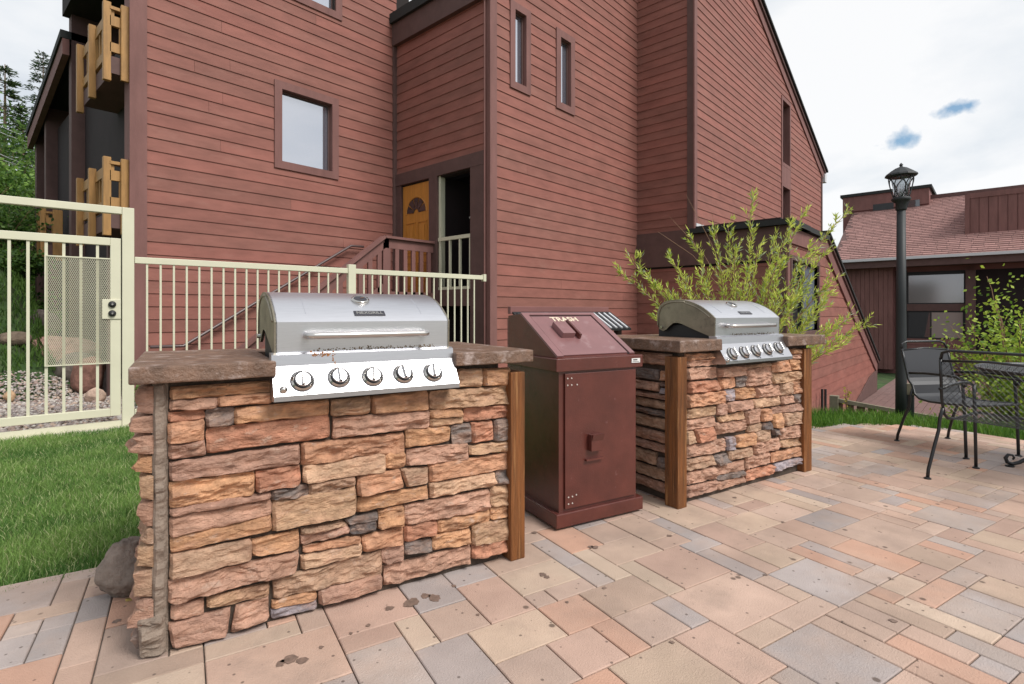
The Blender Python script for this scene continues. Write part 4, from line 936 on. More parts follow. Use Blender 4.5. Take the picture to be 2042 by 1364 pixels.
S2 = "805,350,970,345,970,410,805,400,p;805,425,900,430,900,490,805,480,g;908,435,970,440,970,490,910,490,s;805,493,900,500,900,550,805,545,p;908,497,968,502,968,525,910,522,g;908,532,968,535,968,562,910,562,v;805,555,965,572,965,600,805,580,m;805,588,968,610,968,655,805,628,b;800,637,968,665,968,695,800,670,g;805,680,968,705,968,765,805,742,b;800,750,965,782,965,840,800,797,p;800,808,965,850,965,893,800,850,m;800,862,890,882,890,950,800,930,b;896,905,965,915,965,978,896,965,g;800,942,965,988,965,1048,800,1000,b;800,1012,965,1060,965,1112,800,1070,m"
def yz2(px, py):
    p = onplane(px, py, C2 - d2 * .02, d2); q = p - C2; return (q.dot(b2), p.z)
for k, s_ in enumerate(S2.split(';')):
    q = s_.split(','); n_ = [float(x) for x in q[:8]]
    pts_ = [yz2(980 + n_[i] / 2.7286, 580 + n_[i + 1] / 2.7286) for i in (2, 0, 6, 4)]      # nearest edge first
    pts_ = [(a, max(.004, min(HW - .003, z))) for a, z in pts_]
    if n_[0] < 830:                                                                   # runs on behind the bin
        ya = .70; pts_[1] = (ya, (pts_[0][1] + pts_[1][1]) / 2 * 0 + pts_[0][1]); pts_[2] = (ya, pts_[3][1])
    z1_ = (pts_[0][1] + pts_[1][1]) / 2; z0_ = (pts_[2][1] + pts_[3][1]) / 2
    vs, fs = stone_geo(pts_, random.uniform(.02, .036), 700 + k, lambda a, z, dd: (-dd, a, z), cell=.013)
    MB().add(vs, fs).build('stone', 'stone', isl2, smooth=False, color=PAL[q[8]])
MB().box((.005, .005, 0), (1.36, .70, HW)).build('core', 'grout', isl2)
MB().box((tpost(C2, d2, b2, 0, 1352), -.052, 0), (tpost(C2, d2, b2, 0, 1370), .045, HW - .03)).build('corner_post', 'post', isl2, bevel=.004)
q0 = tpost(C2, d2, b2, 0, 1604, .045); q1 = tpost(C2, d2, b2, 0, 1619, .045)
MB().box((q0, -.045, 0), (q1, .05, HW - .03)).build('corner_post', 'post', isl2, bevel=.004)
slabs(isl2, -.07, 1.47, .305, .998, .957, .890)

# ------------------------------------------------------------------ grills
def make_grill(C0, ang, x0, x1, label):
    g = thing('gas_grill', label, 'grill', C0, ang, 'built in gas grills')
    Z0 = .955
    body = MB().box((x0 + .02, .03, .80), (x1 - .02, .455, 1.035)).build('firebox', 'black', g)
    # lid shell
    prof = [(-.012, .972), (-.014, 1.083)]
    for k in range(1, 13):
        t = k / 12; a = math.pi / 2 * t
        prof.append((-.014 + .30 * (.35 * (1 - math.cos(a)) + .65 * t), 1.083 + .118 * math.sin(a)))
    prof += [(.33, 1.199), (.385, 1.188), (.425, 1.162), (.445, 1.12), (.448, 1.03)]
    sh = MB(); n = len(prof)
    for x in (x0, x1):
        for (y, z) in prof: sh.v.append((x, y, z))
    for i in range(n - 1): sh.f.append((i, i + 1, n + i + 1, n + i))
    inner = len(sh.v)
    for x in (x0 + .004, x1 - .004):
        for (y, z) in prof: sh.v.append((x, y + (.004 if y < .2 else -.003), z - .004 if z > .98 else z))
    for i in range(n - 1): sh.f.append((inner + i, inner + n + i, inner + n + i + 1, inner + i + 1))
    lid = sh.build('lid', 'steel', g, smooth=True, recalc=False)
    es = lid.modifiers.new('split', 'EDGE_SPLIT'); es.split_angle = R(32)
    # end caps with an arched cut-out
    cap = prof[:] + [(.440, 1.03), (.425, 1.003), (.395, .992), (.365, 1.003), (.34, 1.025), (.31, 1.045), (.28, 1.05), (.24, 1.043), (.16, 1.015), (.07, .985), (.03, .972)]
    for xa, xb in ((x0 - .006, x0 + .004), (x1 - .004, x1 + .006)):
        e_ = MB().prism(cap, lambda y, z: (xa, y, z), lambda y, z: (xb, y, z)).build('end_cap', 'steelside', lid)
    xs = x0 - .008
    for xs in (x0 - .006, x1 + .006):
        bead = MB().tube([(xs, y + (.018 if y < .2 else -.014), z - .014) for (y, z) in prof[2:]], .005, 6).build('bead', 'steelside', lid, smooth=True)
        MB().lathe([(.001, .012), (.009, .012), (.011, 0)], 10, (xs, .40, 1.018), (-1 if xs < (x0 + x1) / 2 else 1, 0, 0)).build('hinge_bolt', 'chrome', lid)
    for fr_ in (.16, .84):
        xx = x0 + (x1 - x0) * fr_
        MB().tube([(xx, y - .0005, z + .0005) for (y, z) in prof[3:9]], .0012, 4).build('pressed_line', 'steel', lid)
    # handle
    hx0, hx1 = x0 + .108 * (x1 - x0) / .69, x0 + .578 * (x1 - x0) / .69; hz = 1.033
    hb = [(hx0, -.012, hz), (hx0, -.045, hz), (hx0 + .006, -.055, hz), (hx0 + .02, -.060, hz), (hx1 - .02, -.060, hz), (hx1 - .006, -.055, hz), (hx1, -.045, hz), (hx1, -.012, hz)]
    MB().tube(hb, .0125, 12).build('handle', 'brushed', lid, smooth=True)
    # thermometer
    mid = (x0 + x1) / 2; k = 7; y, z = prof[k]; dy, dz = prof[k + 1][0] - prof[k - 1][0], prof[k + 1][1] - prof[k - 1][1]; nrm = Vector((0, -dz, dy)).normalized()
    th = MB().lathe([(.036, -.004), (.037, .006), (.033, .011), (.027, .009)], 24, (mid, y, z), nrm).build('thermometer', 'chrome', lid, smooth=True)
    MB().lathe([(.001, .0102), (.026, .0102), (.0265, .008)], 24, (mid, y, z), nrm).build('dial', 'badge', th)
    MB().bar(Vector((mid, y, z)) + nrm * .0118, Vector((mid + .016, y, z)) + nrm * .0118 + Vector((0, dy, dz)).normalized() * .008, .002, .001).build('needle', 'rust', th)
    # badge
    k = 3; y, z = prof[k]; dy, dz = prof[k + 1][0] - prof[k - 1][0], prof[k + 1][1] - prof[k - 1][1]; nrm = Vector((0, -dz, dy)).normalized(); up = Vector((0, dy, dz)).normalized()
    mt = Matrix(((1, up.x, nrm.x, mid + .012), (0, up.y, nrm.y, y), (0, up.z, nrm.z, z), (0, 0, 0, 1)))
    b_ = MB(); bw, bh = .062, .0145
    b_.prism([(-bw, -bh), (bw, -bh), (bw, bh), (-bw, bh)], lambda a, c: mt @ Vector((a, c, -.006)), lambda a, c: mt @ Vector((a, c, .003)))
    bo = b_.build('badge', 'badge', lid, bevel=.001)
    text_mesh('NEXGRILL', .0235, 'badge_lettering', 'chrome', bo, mt @ Matrix.Translation((0, 0, .0035)), .0006, .0004)
    # grime along the lower lip of the lid
    gr = MB(); rr = random.Random(3 if 'near' in label else 8)
    for i in range(170):
        a = rr.betavariate(1.6, 1.3); xx = x0 + .12 + a * .50; zz_ = .974 + abs(rr.gauss(0, .005)); r_ = rr.uniform(.0008, .0034)
        gr.lathe([(.0002, .0012), (r_, .0006), (r_ * .9, 0)], 6, (xx, -.0125, zz_), (0, -1, 0))
    tag(gr.build('grime', 'grime', lid), kind='stuff')
    # control panel
    cp = [(.02, .972), (-.022, .972), (-.036, .966), (-.040, .925), (-.100, .826), (-.100, .808), (-.06, .804), (.0, .804)]
    pn = MB(); xa, xb, xa2, xb2 = x0 - .018, x1 + .012, x0 - .022, x1 + .018
    pn.prism(cp, lambda y, z: (xa, y, z), lambda y, z: (xb, y, z))
    po = pn.build('control_panel', 'steelpanel', g)
    N = Vector((0, -(.925 - .826), -(-.060))).normalized(); N = Vector((0, -.099, .060)).normalized(); UPs = Vector((0, .060, .099)).normalized()
    return g, po, N, UPs
def knobs(g, po, N, UPs, tzf, C0, d, pxs, x0):
    for i, (px, py) in enumerate(pxs):
        b = Vector((-d.y, d.x, 0)); P0 = C0 - b * .070 + Vector((0, 0, .8755)); wn_ = d * 0 + b * N.y + Vector((0, 0, N.z))
        p = onplane(px, py, P0, wn_); q = p - C0; c = Vector((q.dot(d), q.dot(b), p.z))
        MB().lathe([(.0425, 0), (.0425, .0016), (.034, .002)], 28, c, N).build('knob_gasket', 'badge', po)
        kn = MB().lathe([(.0385, .0016), (.039, .005), (.033, .011), (.0318, .004)], 28, c, N).build('knob', 'chrome', po, smooth=False)
        MB().lathe([(.0318, .0042), (.0315, .0045)], 24, c, N).build('shadow_ring', 'black', kn)
        MB().lathe([(.0272, .004), (.0272, .018), (.0245, .021), (.001, .0215)], 24, c, N).build('dial', 'steel', kn, smooth=False)
        tl = random.uniform(-.15, .25); dirv = (UPs * math.cos(tl) + Vector((1, 0, 0)) * math.sin(tl))
        MB().bar(c + N * .028 - dirv * .025, c + N * .028 + dirv * .027, .0095, .017, up=N).build('grip', 'chrome', kn, bevel=.002)
        ar = MB()
        pts_ = [c + N * .0008 + (Vector((-1, 0, 0)) * math.cos(a) + UPs * -math.sin(a)) * .048 for a in [k * math.pi / 2 / 8 - .25 for k in range(11)]]
        ar.tube(pts_, .0011, 4); ar.lathe([(.004, 0), (.004, .001)], 8, pts_[-1] + Vector((.006, 0, 0)), N); ar.build('knob_marking', 'badge', kn)
g1_ = make_grill(C1, ANG, .325, 1.003, 'near stainless gas grill built into the counter beside the lawn, grease stained lid')
knobs(g1_[0], g1_[1], g1_[2], g1_[3], tz1, C1, d1, [(603, 760), (676, 753), (743, 751), (804, 746), (863, 743)], .325)
g2_ = make_grill(C2, ANG2, .320, .992, 'far stainless gas grill built into the counter right of the trash bin')
knobs(g2_[0], g2_[1], g2_[2], g2_[3], tz2, C2, d2, [(1460, 706), (1484, 703), (1507, 700), (1530, 697), (1552, 694)], .32)
for (gg, C0, d, px, py) in ((g1_, C1, d1, 565, 778), (g2_, C2, d2, 1450, 719)):
    N, UPs = gg[2], gg[3]; b = Vector((-d.y, d.x, 0)); P0 = C0 - b * .088 + Vector((0, 0, .8458)); p = onplane(px, py, P0, b * N.y + Vector((0, 0, N.z))); q = p - C0
    MB().lathe([(.014, 0), (.013, .005), (.009, .006), (.009, .014), (.001, .015)], 14, Vector((q.dot(d), q.dot(b), p.z)), N).build('igniter_button', 'chrome', gg[1], smooth=True)
# rust drips on the near panel
ru = MB(); rr = random.Random(12); N, UPs = g1_[2], g1_[3]
for i in range(60):
    t = rr.random(); px, py = 625 + 42 * t + rr.gauss(0, 3), 707 + rr.gauss(0, 3)
    if i > 38: px, py = 664 + (i - 38) * .6 + rr.gauss(0, 1.5), 712 + (i - 38) * 1.6
    if py < 726: P0, nn = C1 - b1 * .0405, b1
    else: P0, nn = C1 - b1 * .0705 + Vector((0, 0, .8755)), b1 * N.y + Vector((0, 0, N.z))
    if py < 714: P0, nn = C1 - b1 * .038, b1
    p = onplane(px, py, P0, nn); q = p - C1; r_ = rr.uniform(.001, .004)
    ru.lathe([(r_, -.001), (r_ * .8, .0008)], 6, (q.dot(d1), q.dot(b1), p.z), (0, -1, 0) if nn == b1 else N)
tag(ru.build('rust_stain', 'rust', g1_[1]), kind='stuff')

# ------------------------------------------------------------------ trash bin
TB = gp(1110, 1061); TA = math.atan2(-.189, .559)
tb = thing('trash_bin', 'maroon metal trash bin with sloping TRASH lid between the two stone counters', 'trash bin', TB, TA)
BW, BD = .585, .58
MB().box((0, 0, .012), (BW, BD, .085)).build('plinth', 'trash', tb, bevel=.005)
for (a, b_) in ((.04, .04), (BW - .08, .04), (.04, BD - .08), (BW - .08, BD - .08)): MB().box((a, b_, 0), (a + .04, b_ + .04, .013)).build('foot', 'black', tb)
ZR0, ZR1 = .812, .880
MB().box((.028, .022, .085), (BW - .035, BD - .02, ZR0)).build('body', 'trash', tb)
MB().box((.0, .002, ZR0), (BW, BD, ZR1)).build('rim', 'trash', tb, bevel=.004)
dd_ = MB().box((.060, .010, .10), (BW - .045, .0215, ZR0 - .012)).build('door', 'trash', tb, bevel=.002)
lk = MB(); lk.box((.205, -.022, .385), (.285, .010, .475)); lb = lk.build('latch_box', 'trash', dd_, bevel=.004)
MB().prism([(0, 0), (.045, .0), (.0, .035)], lambda a, b_: (.208, -.022 - a * .3, .475 - b_), lambda a, b_: (.282, -.022 - a * .3, .475 - b_)).build('latch_lip', 'trash', lb)
MB().box((.185, -.008, .335), (.30, .010, .345)).build('door_ledge', 'trash', dd_)
bo = MB()
for (x, z) in ((.075, .775), (.10, .775), (.075, .74), (.10, .74), (.135, .74), (.08, .16), (.105, .16), (.13, .165), (.08, .125), (.105, .125)):
    MB().lathe([(.0045, 0), (.0035, .003), (.001, .0035)], 8, (x, .010, z), (0, -1, 0)).build('rivet', 'bolt', dd_)
# sloping hood
sy0, sz0, sy1, sz1 = .03, ZR1 + .004, .405, 1.108
MB().prism([(.02, ZR1), (sy0, sz0), (sy1, sz1), (BD - .03, sz1 - .01), (BD - .03, ZR1)], lambda y, z: (.022, y, z), lambda y, z: (BW - .04, y, z)).build('hood', 'trash', tb, bevel=.003)
sn = Vector((0, -(sz1 - sz0), sy1 - sy0)).normalized(); su_ = Vector((0, sy1 - sy0, sz1 - sz0)).normalized(); SL = ((sy1 - sy0) ** 2 + (sz1 - sz0) ** 2) ** .5
mt = Matrix(((1, su_.x, sn.x, 0), (0, su_.y, sn.y, sy0), (0, su_.z, sn.z, sz0), (0, 0, 0, 1)))
def sbox(name, m, a, b_, parent, bevel=.0):
    t_ = MB().box(a, b_); t_.v = [tuple(mt @ Vector(v)) for v in t_.v]; return t_.build(name, m, parent, bevel=bevel)
sbox('hood_frame', 'trash_pale', (.022, 0, .0), (.062, SL, .010), tb); sbox('hood_frame', 'trash_pale', (BW - .075, 0, 0), (BW - .04, SL, .010), tb); sbox('hood_frame', 'trash_pale', (.062, SL - .025, 0), (BW - .075, SL, .010), tb)
fl = sbox('flap', 'trash_pale', (.068, .01, .0005), (BW - .084, SL - .038, .006), tb)
sbox('flap_gap', 'black', (.062, SL - .038, -.0), (BW - .075, SL - .026, .002), tb); sbox('flap_gap', 'black', (BW - .084, .0, 0), (BW - .075, SL - .038, .002), tb)
sbox('flap_handle', 'trash_pale', (.150, .17, .006), (.235, .29, .040), fl, .003); sbox('handle_guard', 'trash', (.255, .155, .006), (.268, .31, .038), fl)
text_mesh('TRASH', .062, 'lettering', 'letter', fl, mt @ Matrix.Translation((.285, SL - .074, .0068)), .0004, .0015)
lb_ = MB().box((BW - .085, -.0025, .838), (BW - .025, .0015, .862)).build('label_sticker', 'white', tb)
MB().box((BW - .076, -.0032, .851), (BW - .045, -.0026, .857)).build('sticker_mark', 'badge', lb_); MB().box((BW - .080, -.0032, .843), (BW - .032, -.0026, .8455)).build('sticker_mark', 'badge', lb_)

# small shed with ribbed black roof behind the bin
q0, q1 = pp(1018, 618, 4.6), pp(1213, 614, 4.6 + .0)
sd0 = onplane(1018, 617, loc1(0, 2.05), B1); sd1 = onplane(1214, 614, loc1(0, 2.05), B1)
shed = thing('storage_box', 'low maroon wooden storage box with black ribbed roof behind the trash bin', 'storage box', (sd0.x, sd0.y, 0), ANG)
SW = (sd1 - sd0).length; ht = (sd0.z + sd1.z) / 2
MB().box((.10, .05, -.05), (SW - .02, .22, ht - .09)).build('cabinet', 'trim', shed)
MB().box((0, .0, ht - .05), (SW, .05, ht + .018)).build('top_board', M['siding_far'], shed, bevel=.004)
MB().prism([(0, ht - .05), (.0, ht - .03), (-.30, ht - .19), (-.30, ht - .21)], lambda y, z: (.02, y, z), lambda y, z: (SW + .02, y, z)).build('roof_sheet', 'black', shed)
for i in range(17):
    x = .05 + i * (SW - .08) / 16
    MB().bar((x, -.035, ht - .046), (x, -.30, ht - .186), .018, .016).build('roof_rib', 'flash' if i > 12 else 'roof', shed)
MB().box((SW - .06, -.2, -.05), (SW - .01, -.14, ht - .13)).build('leg', 'trimdark', shed); MB().box((.03, -.2, -.05), (.08, -.14, ht - .13)).build('leg', 'trimdark', shed)

# ------------------------------------------------------------------ lamp post
lp_ = gp(1797, 826, -.02); lamp = thing('lamp_post', 'tall black lamp post with open twisted lantern at the far patio edge', 'street lamp', (lp_.x, lp_.y, 0))
kz = (Vector((lp_.x, lp_.y, 0)) - EYE).dot(FW)
lz = lambda y: H + (HY - y) / FPX * kz
MB().tube([(0, 0, -.1), (0, 0, .35), (0, 0, lz(600)), (0, 0, lz(420))], [.056, .053, .047, .042], 20).build('pole', 'lamp', lamp, smooth=True)
MB().lathe([(.046, lz(420)), (.054, lz(417)), (.052, lz(405)), (.08, lz(401)), (.095, lz(397)), (.08, lz(394))], 20).build('collar', 'lamp', lamp, smooth=True)
MB().lathe([(.065, lz(397)), (.105, lz(355)), (.10, lz(355)), (.06, lz(397))], 6).build('lantern_glass', 'glassy', lamp)
zt0, zt1 = lz(397), lz(353)
for k in range(6):
    a = 2 * math.pi * k / 6; pts_ = []
    for j in range(9):
        t = j / 8; r_ = .07 + .055 * t; aa = a + .55 * math.sin(t * math.pi) ; pts_.append((r_ * math.cos(aa), r_ * math.sin(aa), zt0 + (zt1 - zt0) * t))
    MB().tube(pts_, .006, 6).build('lantern_bar', 'lamp', lamp, smooth=True)
    pts_ = [(((.07 + .055 * j / 8)) * math.cos(a - .55 * math.sin(j / 8 * math.pi)), ((.07 + .055 * j / 8)) * math.sin(a - .55 * math.sin(j / 8 * math.pi)), zt0 + (zt1 - zt0) * j / 8) for j in range(9)]
    MB().tube(pts_, .005, 6).build('lantern_bar', 'lamp', lamp, smooth=True)
MB().lathe([(.135, lz(353)), (.155, lz(351)), (.15, lz(348)), (.10, lz(341)), (.06, lz(336)), (.02, lz(333)), (.012, lz(331)), (.02, lz(329)), (.004, lz(325))], 12).build('lantern_roof', 'lamp', lamp)
MB().lathe([(.02, zt0), (.022, zt0 + .06), (.001, zt0 + .10)], 10).build('bulb', 'white', lamp, smooth=True)
pb = RT * .085 - FW * .03
MB().box((pb.x - .045, pb.y - .045, lz(786)), (pb.x + .045, pb.y + .045, lz(764))).build('outlet_box', 'weathered', lamp, bevel=.005)
MB().box((pb.x - .03, pb.y - .03, -.1), (pb.x + .03, pb.y + .03, lz(786))).build('conduit', 'lamp', lamp)

# ------------------------------------------------------------------ low fence, pipes
lf = [pp(1664, 797, 6.6), pp(1800, 822, 6.25), pp(1912, 842, 5.95), pp(2080, 870, 5.6)]
lowf = thing('low_fence', 'low weathered wooden board fence behind the grass verge', 'fence', (0, 0, 0))
for i in range(3):
    MB().bar(lf[i], lf[i + 1], .06, .045).build('top_rail', 'weathered', lowf); a, b_ = lf[i], lf[i + 1]
    n = int((b_ - a).length / .10)
    for k in range(n):
        p = a.lerp(b_, (k + .5) / n) + FW * .02; MB().bar(p + Vector((0, 0, -.42)), p + Vector((0, 0, -.02)), .085, .02, up=(b_ - a).cross(Vector((0, 0, 1)))).build('board', 'trim', lowf)
MB().bar(lf[0] + Vector((0, 0, -.4)), lf[0] + Vector((0, 0, .05)), .09, .09).build('post', 'weathered', lowf)
for k, (px, w_) in enumerate(((1639.5, 0), (1646, 0))):
    p = onv(px, 800, VW - .12); q = onv(px, 776, VW - .12)
    o = MB().tube([(p.x, p.y, -1.45), (p.x, p.y, q.z)], .026, 10).build('vent_pipe', 'black'); tag(o, ('left' if k == 0 else 'right') + ' one of two thin dark pipes standing before the pink siding', 'pipe', 'pair of dark vertical pipes')

# ------------------------------------------------------------------ patio chairs and table
def cw_(X, D): v = FW * D + RT * X; return Vector((v.x, v.y, 0))
def make_chair(c, face, label, solid, hb=.86, wb=.50, lean=1.0):
    ch = thing('patio_chair', label, 'chair', c, math.atan2(face.y, face.x) + math.pi / 2, 'black metal patio chairs')
    w = wb / 2; prof = [(.335, hb), (.31, hb - .10), (.27, hb - .26), (.235, .50), (.215, .43), (.17, .395), (.08, .385), (-.08, .392), (-.21, .405), (-.235, .40)]; prof = [((.235 + (y - .235) * lean) if z > .45 else y, z) for y, z in prof]; ly = (1 - lean) * -.105
    for sx in (-1, 1):
        MB().tube([(sx * w, y, z) for y, z in prof], .0095, 8).build('side_rail', 'iron', ch, smooth=True)
        MB().tube([(sx * (w - .0), .232, .47), (sx * (w + .01), .245, .40), (sx * (w + .015), .25, .32), (sx * (w + .02), .30, .20), (sx * (w + .03), .345, .06), (sx * (w + .03), .355, .0)], .011, 8).build('leg', 'iron', ch, smooth=True)
        MB().tube([(sx * (w + .012), -.20, .60), (sx * (w + .012), -.215, .40), (sx * (w + .012), -.225, .15), (sx * (w + .012), -.23, 0)], .011, 8).build('leg', 'iron', ch, smooth=True)
        MB().tube([(sx * w, .262, .60), (sx * (w + .02), .10, .615), (sx * (w + .03), -.05, .62), (sx * (w + .03), -.17, .615), (sx * (w + .025), -.235, .59), (sx * (w + .012), -.225, .555), (sx * (w + .012), -.20, .545)], .011, 8).build('armrest', 'iron', ch, smooth=True)
        for (fx, fy) in ((w + .03, .355), (w + .012, -.23)):
            MB().lathe([(.022, 0), (.022, .006), (.012, .012)], 12, (sx * fx, fy, 0)).build('foot_pad', 'iron', ch)
    tp = [(a, b_ + ly, c__) for a, b_, c__ in [(-w, .335, hb), (-w + .015, .348, hb + .045), (-w + .06, .352, hb + .062), (w - .06, .352, hb + .062), (w - .015, .348, hb + .045), (w, .335, hb)]]
    MB().tube(tp, .0095, 8).build('top_rail', 'iron', ch, smooth=True)
    MB().tube([(-w, .333 + ly, hb - .01), (0, .34 + ly, hb + .004), (w, .333 + ly, hb - .01)], .008, 8).build('cross_rail', 'iron', ch, smooth=True)
    MB().tube([(-w, -.235, .40), (w, -.235, .40)], .009, 8).build('cross_rail', 'iron', ch, smooth=True)
    # woven or expanded panel
    P_ = [Vector((0, y, z)) for y, z in prof]; Ls = [0]
    for i in range(1, len(P_)): Ls.append(Ls[-1] + (P_[i] - P_[i - 1]).length)
    tot = Ls[-1]
    def at_(s):
        s = max(0, min(tot, s))
        for i in range(1, len(Ls)):
            if s <= Ls[i]:
                t = (s - Ls[i - 1]) / (Ls[i] - Ls[i - 1]); return P_[i - 1].lerp(P_[i], t)
        return P_[-1]
    m_ = MB()
    if solid:
        n = 24
        for i in range(n + 1):
            for sx in (-1, 1): m_.v.append(at_(tot * i / n) + Vector((sx * (w - .004), 0, 0)))
        for i in range(n): m_.f.append((2 * i, 2 * i + 1, 2 * i + 3, 2 * i + 2))
        o = m_.build('sling_seat', 'sling', ch, recalc=False)
        sd_ = o.modifiers.new('solid', 'SOLIDIFY'); sd_.thickness = .004; sd_.offset = 0
    else:
        stp = .0245; seg = .10
        for sg in (1, -1):
            k = -int(tot / stp / 1.6) - 2
            while True:
                s0 = k * stp * 1.6; k += 1
                if s0 > tot: break
                pts_ = []; nseg = 14
                for j in range(nseg + 1):
                    t = j / nseg; s = s0 + t * 2 * w * 1.15; x = (-w + 2 * w * t) * sg
                    if 0 <= s <= tot: pts_.append(at_(s) + Vector((x, 0, 0)))
                for a, b_ in zip(pts_, pts_[1:]): m_.bar(a, b_, .0024, .0016, up=(0, .5, 1))
        tag(m_.build('expanded_mesh', 'ironmesh', ch, recalc=False), kind='stuff')
    return ch
fa = (RT * .17 - FW * .985); make_chair(cw_(3.66, 4.36), fa, 'black metal patio chair facing the camera, nearest the lamp post', True, .80, .46)
fb = (RT * .90 + FW * .44); make_chair(cw_(3.235, 3.50), fb, 'black expanded metal patio chair seen from behind, at the right edge', False, .80, .52, .25)
tcn_ = cw_(4.02, 3.74); tbl = thing('patio_table', 'round black expanded metal patio table cut off by the right edge', 'table', tcn_)
TR_ = .60; TZ = .70
MB().tube([(TR_ * math.cos(a), TR_ * math.sin(a), TZ) for a in [2 * math.pi * k / 48 for k in range(49)]], .013, 8).build('rim', 'iron', tbl, smooth=True)
MB().tube([((TR_ - .02) * math.cos(a), (TR_ - .02) * math.sin(a), TZ - .045) for a in [2 * math.pi * k / 48 for k in range(49)]], .008, 6).build('apron', 'iron', tbl, smooth=True)
m_ = MB()
for ang_ in (R(30), R(-30)):
    c_, s_ = math.cos(ang_), math.sin(ang_); k = -TR_ + .01
    while k < TR_:
        hl = math.sqrt(max(0, TR_ ** 2 - k ** 2)); m_.bar((c_ * -hl - s_ * k, s_ * -hl + c_ * k, TZ + .004), (c_ * hl - s_ * k, s_ * hl + c_ * k, TZ + .004), .0058, .002); k += .0175
tag(m_.build('expanded_mesh', 'tablemesh', tbl, recalc=False), kind='stuff')
for k in range(4):
    a = math.atan2(-RT.y, -RT.x) - .35 + k * math.pi / 2; dx, dy = math.cos(a), math.sin(a); pts_ = []
    for (r_, z_) in ((.03, TZ - .03), (.05, .55), (.10, .40), (.20, .22), (.31, .09), (.385, .035), (.425, .02), (.455, .03), (.465, .06), (.45, .085), (.425, .085), (.415, .065), (.425, .052)): pts_.append((dx * r_, dy * r_, z_))
    MB().tube(pts_, [.013] * 9 + [.010, .008, .008, .006], 8).build('leg', 'iron', tbl, smooth=True)
    MB().lathe([(.028, 0), (.028, .008), (.01, .014)], 12, (dx * .44, dy * .44, 0)).build('foot_pad', 'iron', tbl)

# ------------------------------------------------------------------ far building on the right
FU = 27.7; far = thing('far_building', 'maroon two storey building with shingled roof behind the lamp post', 'building', (FU, 0, 0)); far.location = (0, 0, 0)
def fq(px, py, u=FU): p = onu(px, py, u); return p.y, p.z
def fpart(name, m, x0, y0, x1, y1, d0, d1, parent=None):     # pixel rectangle on the facade, d0..d1 towards the viewer
    a = fq(x0, (y0 + y1) / 2); b_ = fq(x1, (y0 + y1) / 2); xm = (x0 + x1) / 2; zt = fq(xm, y0)[1]; zb = fq(xm, y1)[1]
    return MB().box((FU - d1, b_[0], zb), (FU - d0, a[0], zt)).build(name, m, parent or far)
yl_, yr_ = fq(1640, 600)[0], -16
ze = onu(1850, 514, FU - 1).z
MB().box((FU, yr_, -2), (FU + .2, yl_ + 1, ze)).build('wall', 'siding_far', far)
MB().box((FU + .2, yr_, -2), (FU + 9, yl_ + 1, ze - .2)).build('wall', 'dark', far)
y0_ = fq(1669, 600)[0]; y1_ = fq(1784, 600)[0]; n = 13; zb = fq(1730, 732)[1]
for k in range(n):
    a = y0_ + (y1_ - y0_) * k / n; b_ = y0_ + (y1_ - y0_) * (k + 1) / n + .015
    MB().box((FU - .50, b_, zb), (FU - .47 + .001 * k, a, ze - .28)).build('vertical_board', 'trim', far)
MB().box((FU - .47, y1_, zb), (FU, y0_, ze - .28)).build('bay_wall', 'siding_far', far)
fpart('recess_panel', 'dark', 1786, 540, 1809, 770, 0, .02)
fpart('lower_wall', 'siding_far', 1809, 676, 1926, 745, .02, .12)
for k in range(5): fpart('board', 'trim', 1810, 676 + k * 14, 1926, 688 + k * 14, .12, .14)
wfr = fpart('window', 'black', 1809, 541, 1925, 606, .0, .04); fpart('pane', 'glassgrey', 1812, 548, 1922, 604, .04, .05, wfr)
fpart('spandrel', 'trimdark', 1809, 606, 1925, 620, .0, .10)
wfr = fpart('window', 'black', 1809, 620, 1925, 676, .0, .04); fpart('pane', 'glassdark', 1812, 623, 1855, 672, .04, .05, wfr); fpart('blind', 'blind', 1858, 623, 1920, 674, .04, .05, wfr)
fpart('wall_panel', 'trimdark', 1926, 540, 1946, 770, .0, .3); fpart('recess_panel', 'recess', 1946, 535, 2100, 760, .0, .02)
fb_ = fpart('balcony', 'trimdark', 1955, 728, 2100, 738, .0, 1.1)
for k in range(12): fpart('balcony_board', 'balc', 1957 + k * 13, 704, 1966 + k * 13, 730, 1.1, 1.15, fb_)
# eave and roof
MB().box((FU - 1.0, yr_, ze - .30), (FU - .9, yl_ + .5, ze)).build('fascia', 'trimdark', far)
MB().box((FU - 1.12, yr_, ze - .02), (FU - .98, yl_ + .5, ze + .09)).build('gutter', 'flash', far)
MB().box((FU - .9, yr_, ze - .28), (FU + .2, yl_ + .5, ze - .2)).build('soffit', 'trimdark', far)
sh = MB(); bd = 5.6; pt = .58; rr = random.Random(9); ya = fq(1657, 515, FU - 1)[0]; nrow = 36
def rz_(b_): return ze + .05 + pt * b_
for r_ in range(nrow):
    b0_ = bd * r_ / nrow; b1_ = bd * (r_ + 1) / nrow; y = ya + .0 - rr.uniform(0, .3); dz = .0
    while y > yr_:
        w_ = rr.uniform(.28, .42); c = rr.uniform(.82, 1.15); col = (.36 * c, .20 * c, .18 * c)
        x0_, x1_ = FU - 1.05 + b0_, FU - 1.05 + b1_ + .02
        sh.add([(x0_, y, rz_(b0_) + .03), (x0_, y - w_ + .012, rz_(b0_) + .03), (x1_, y - w_ + .012, rz_(b1_)), (x1_, y, rz_(b1_)), (x0_, y, rz_(b0_) - .01), (x0_, y - w_ + .012, rz_(b0_) - .01)], [(0, 1, 2, 3), (4, 5, 1, 0)], col); y -= w_
rf = MB().prism([(0, -.05), (bd, -.05), (bd, 0), (0, 0)], lambda b_, d: (FU - 1.05 + b_, ya, rz_(b_) + d), lambda b_, d: (FU - 1.05 + b_, yr_, rz_(b_) + d)).build('roof', 'trimdark', far)
tag(sh.build('shingles', 'shingle', rf, recalc=False), kind='stuff')
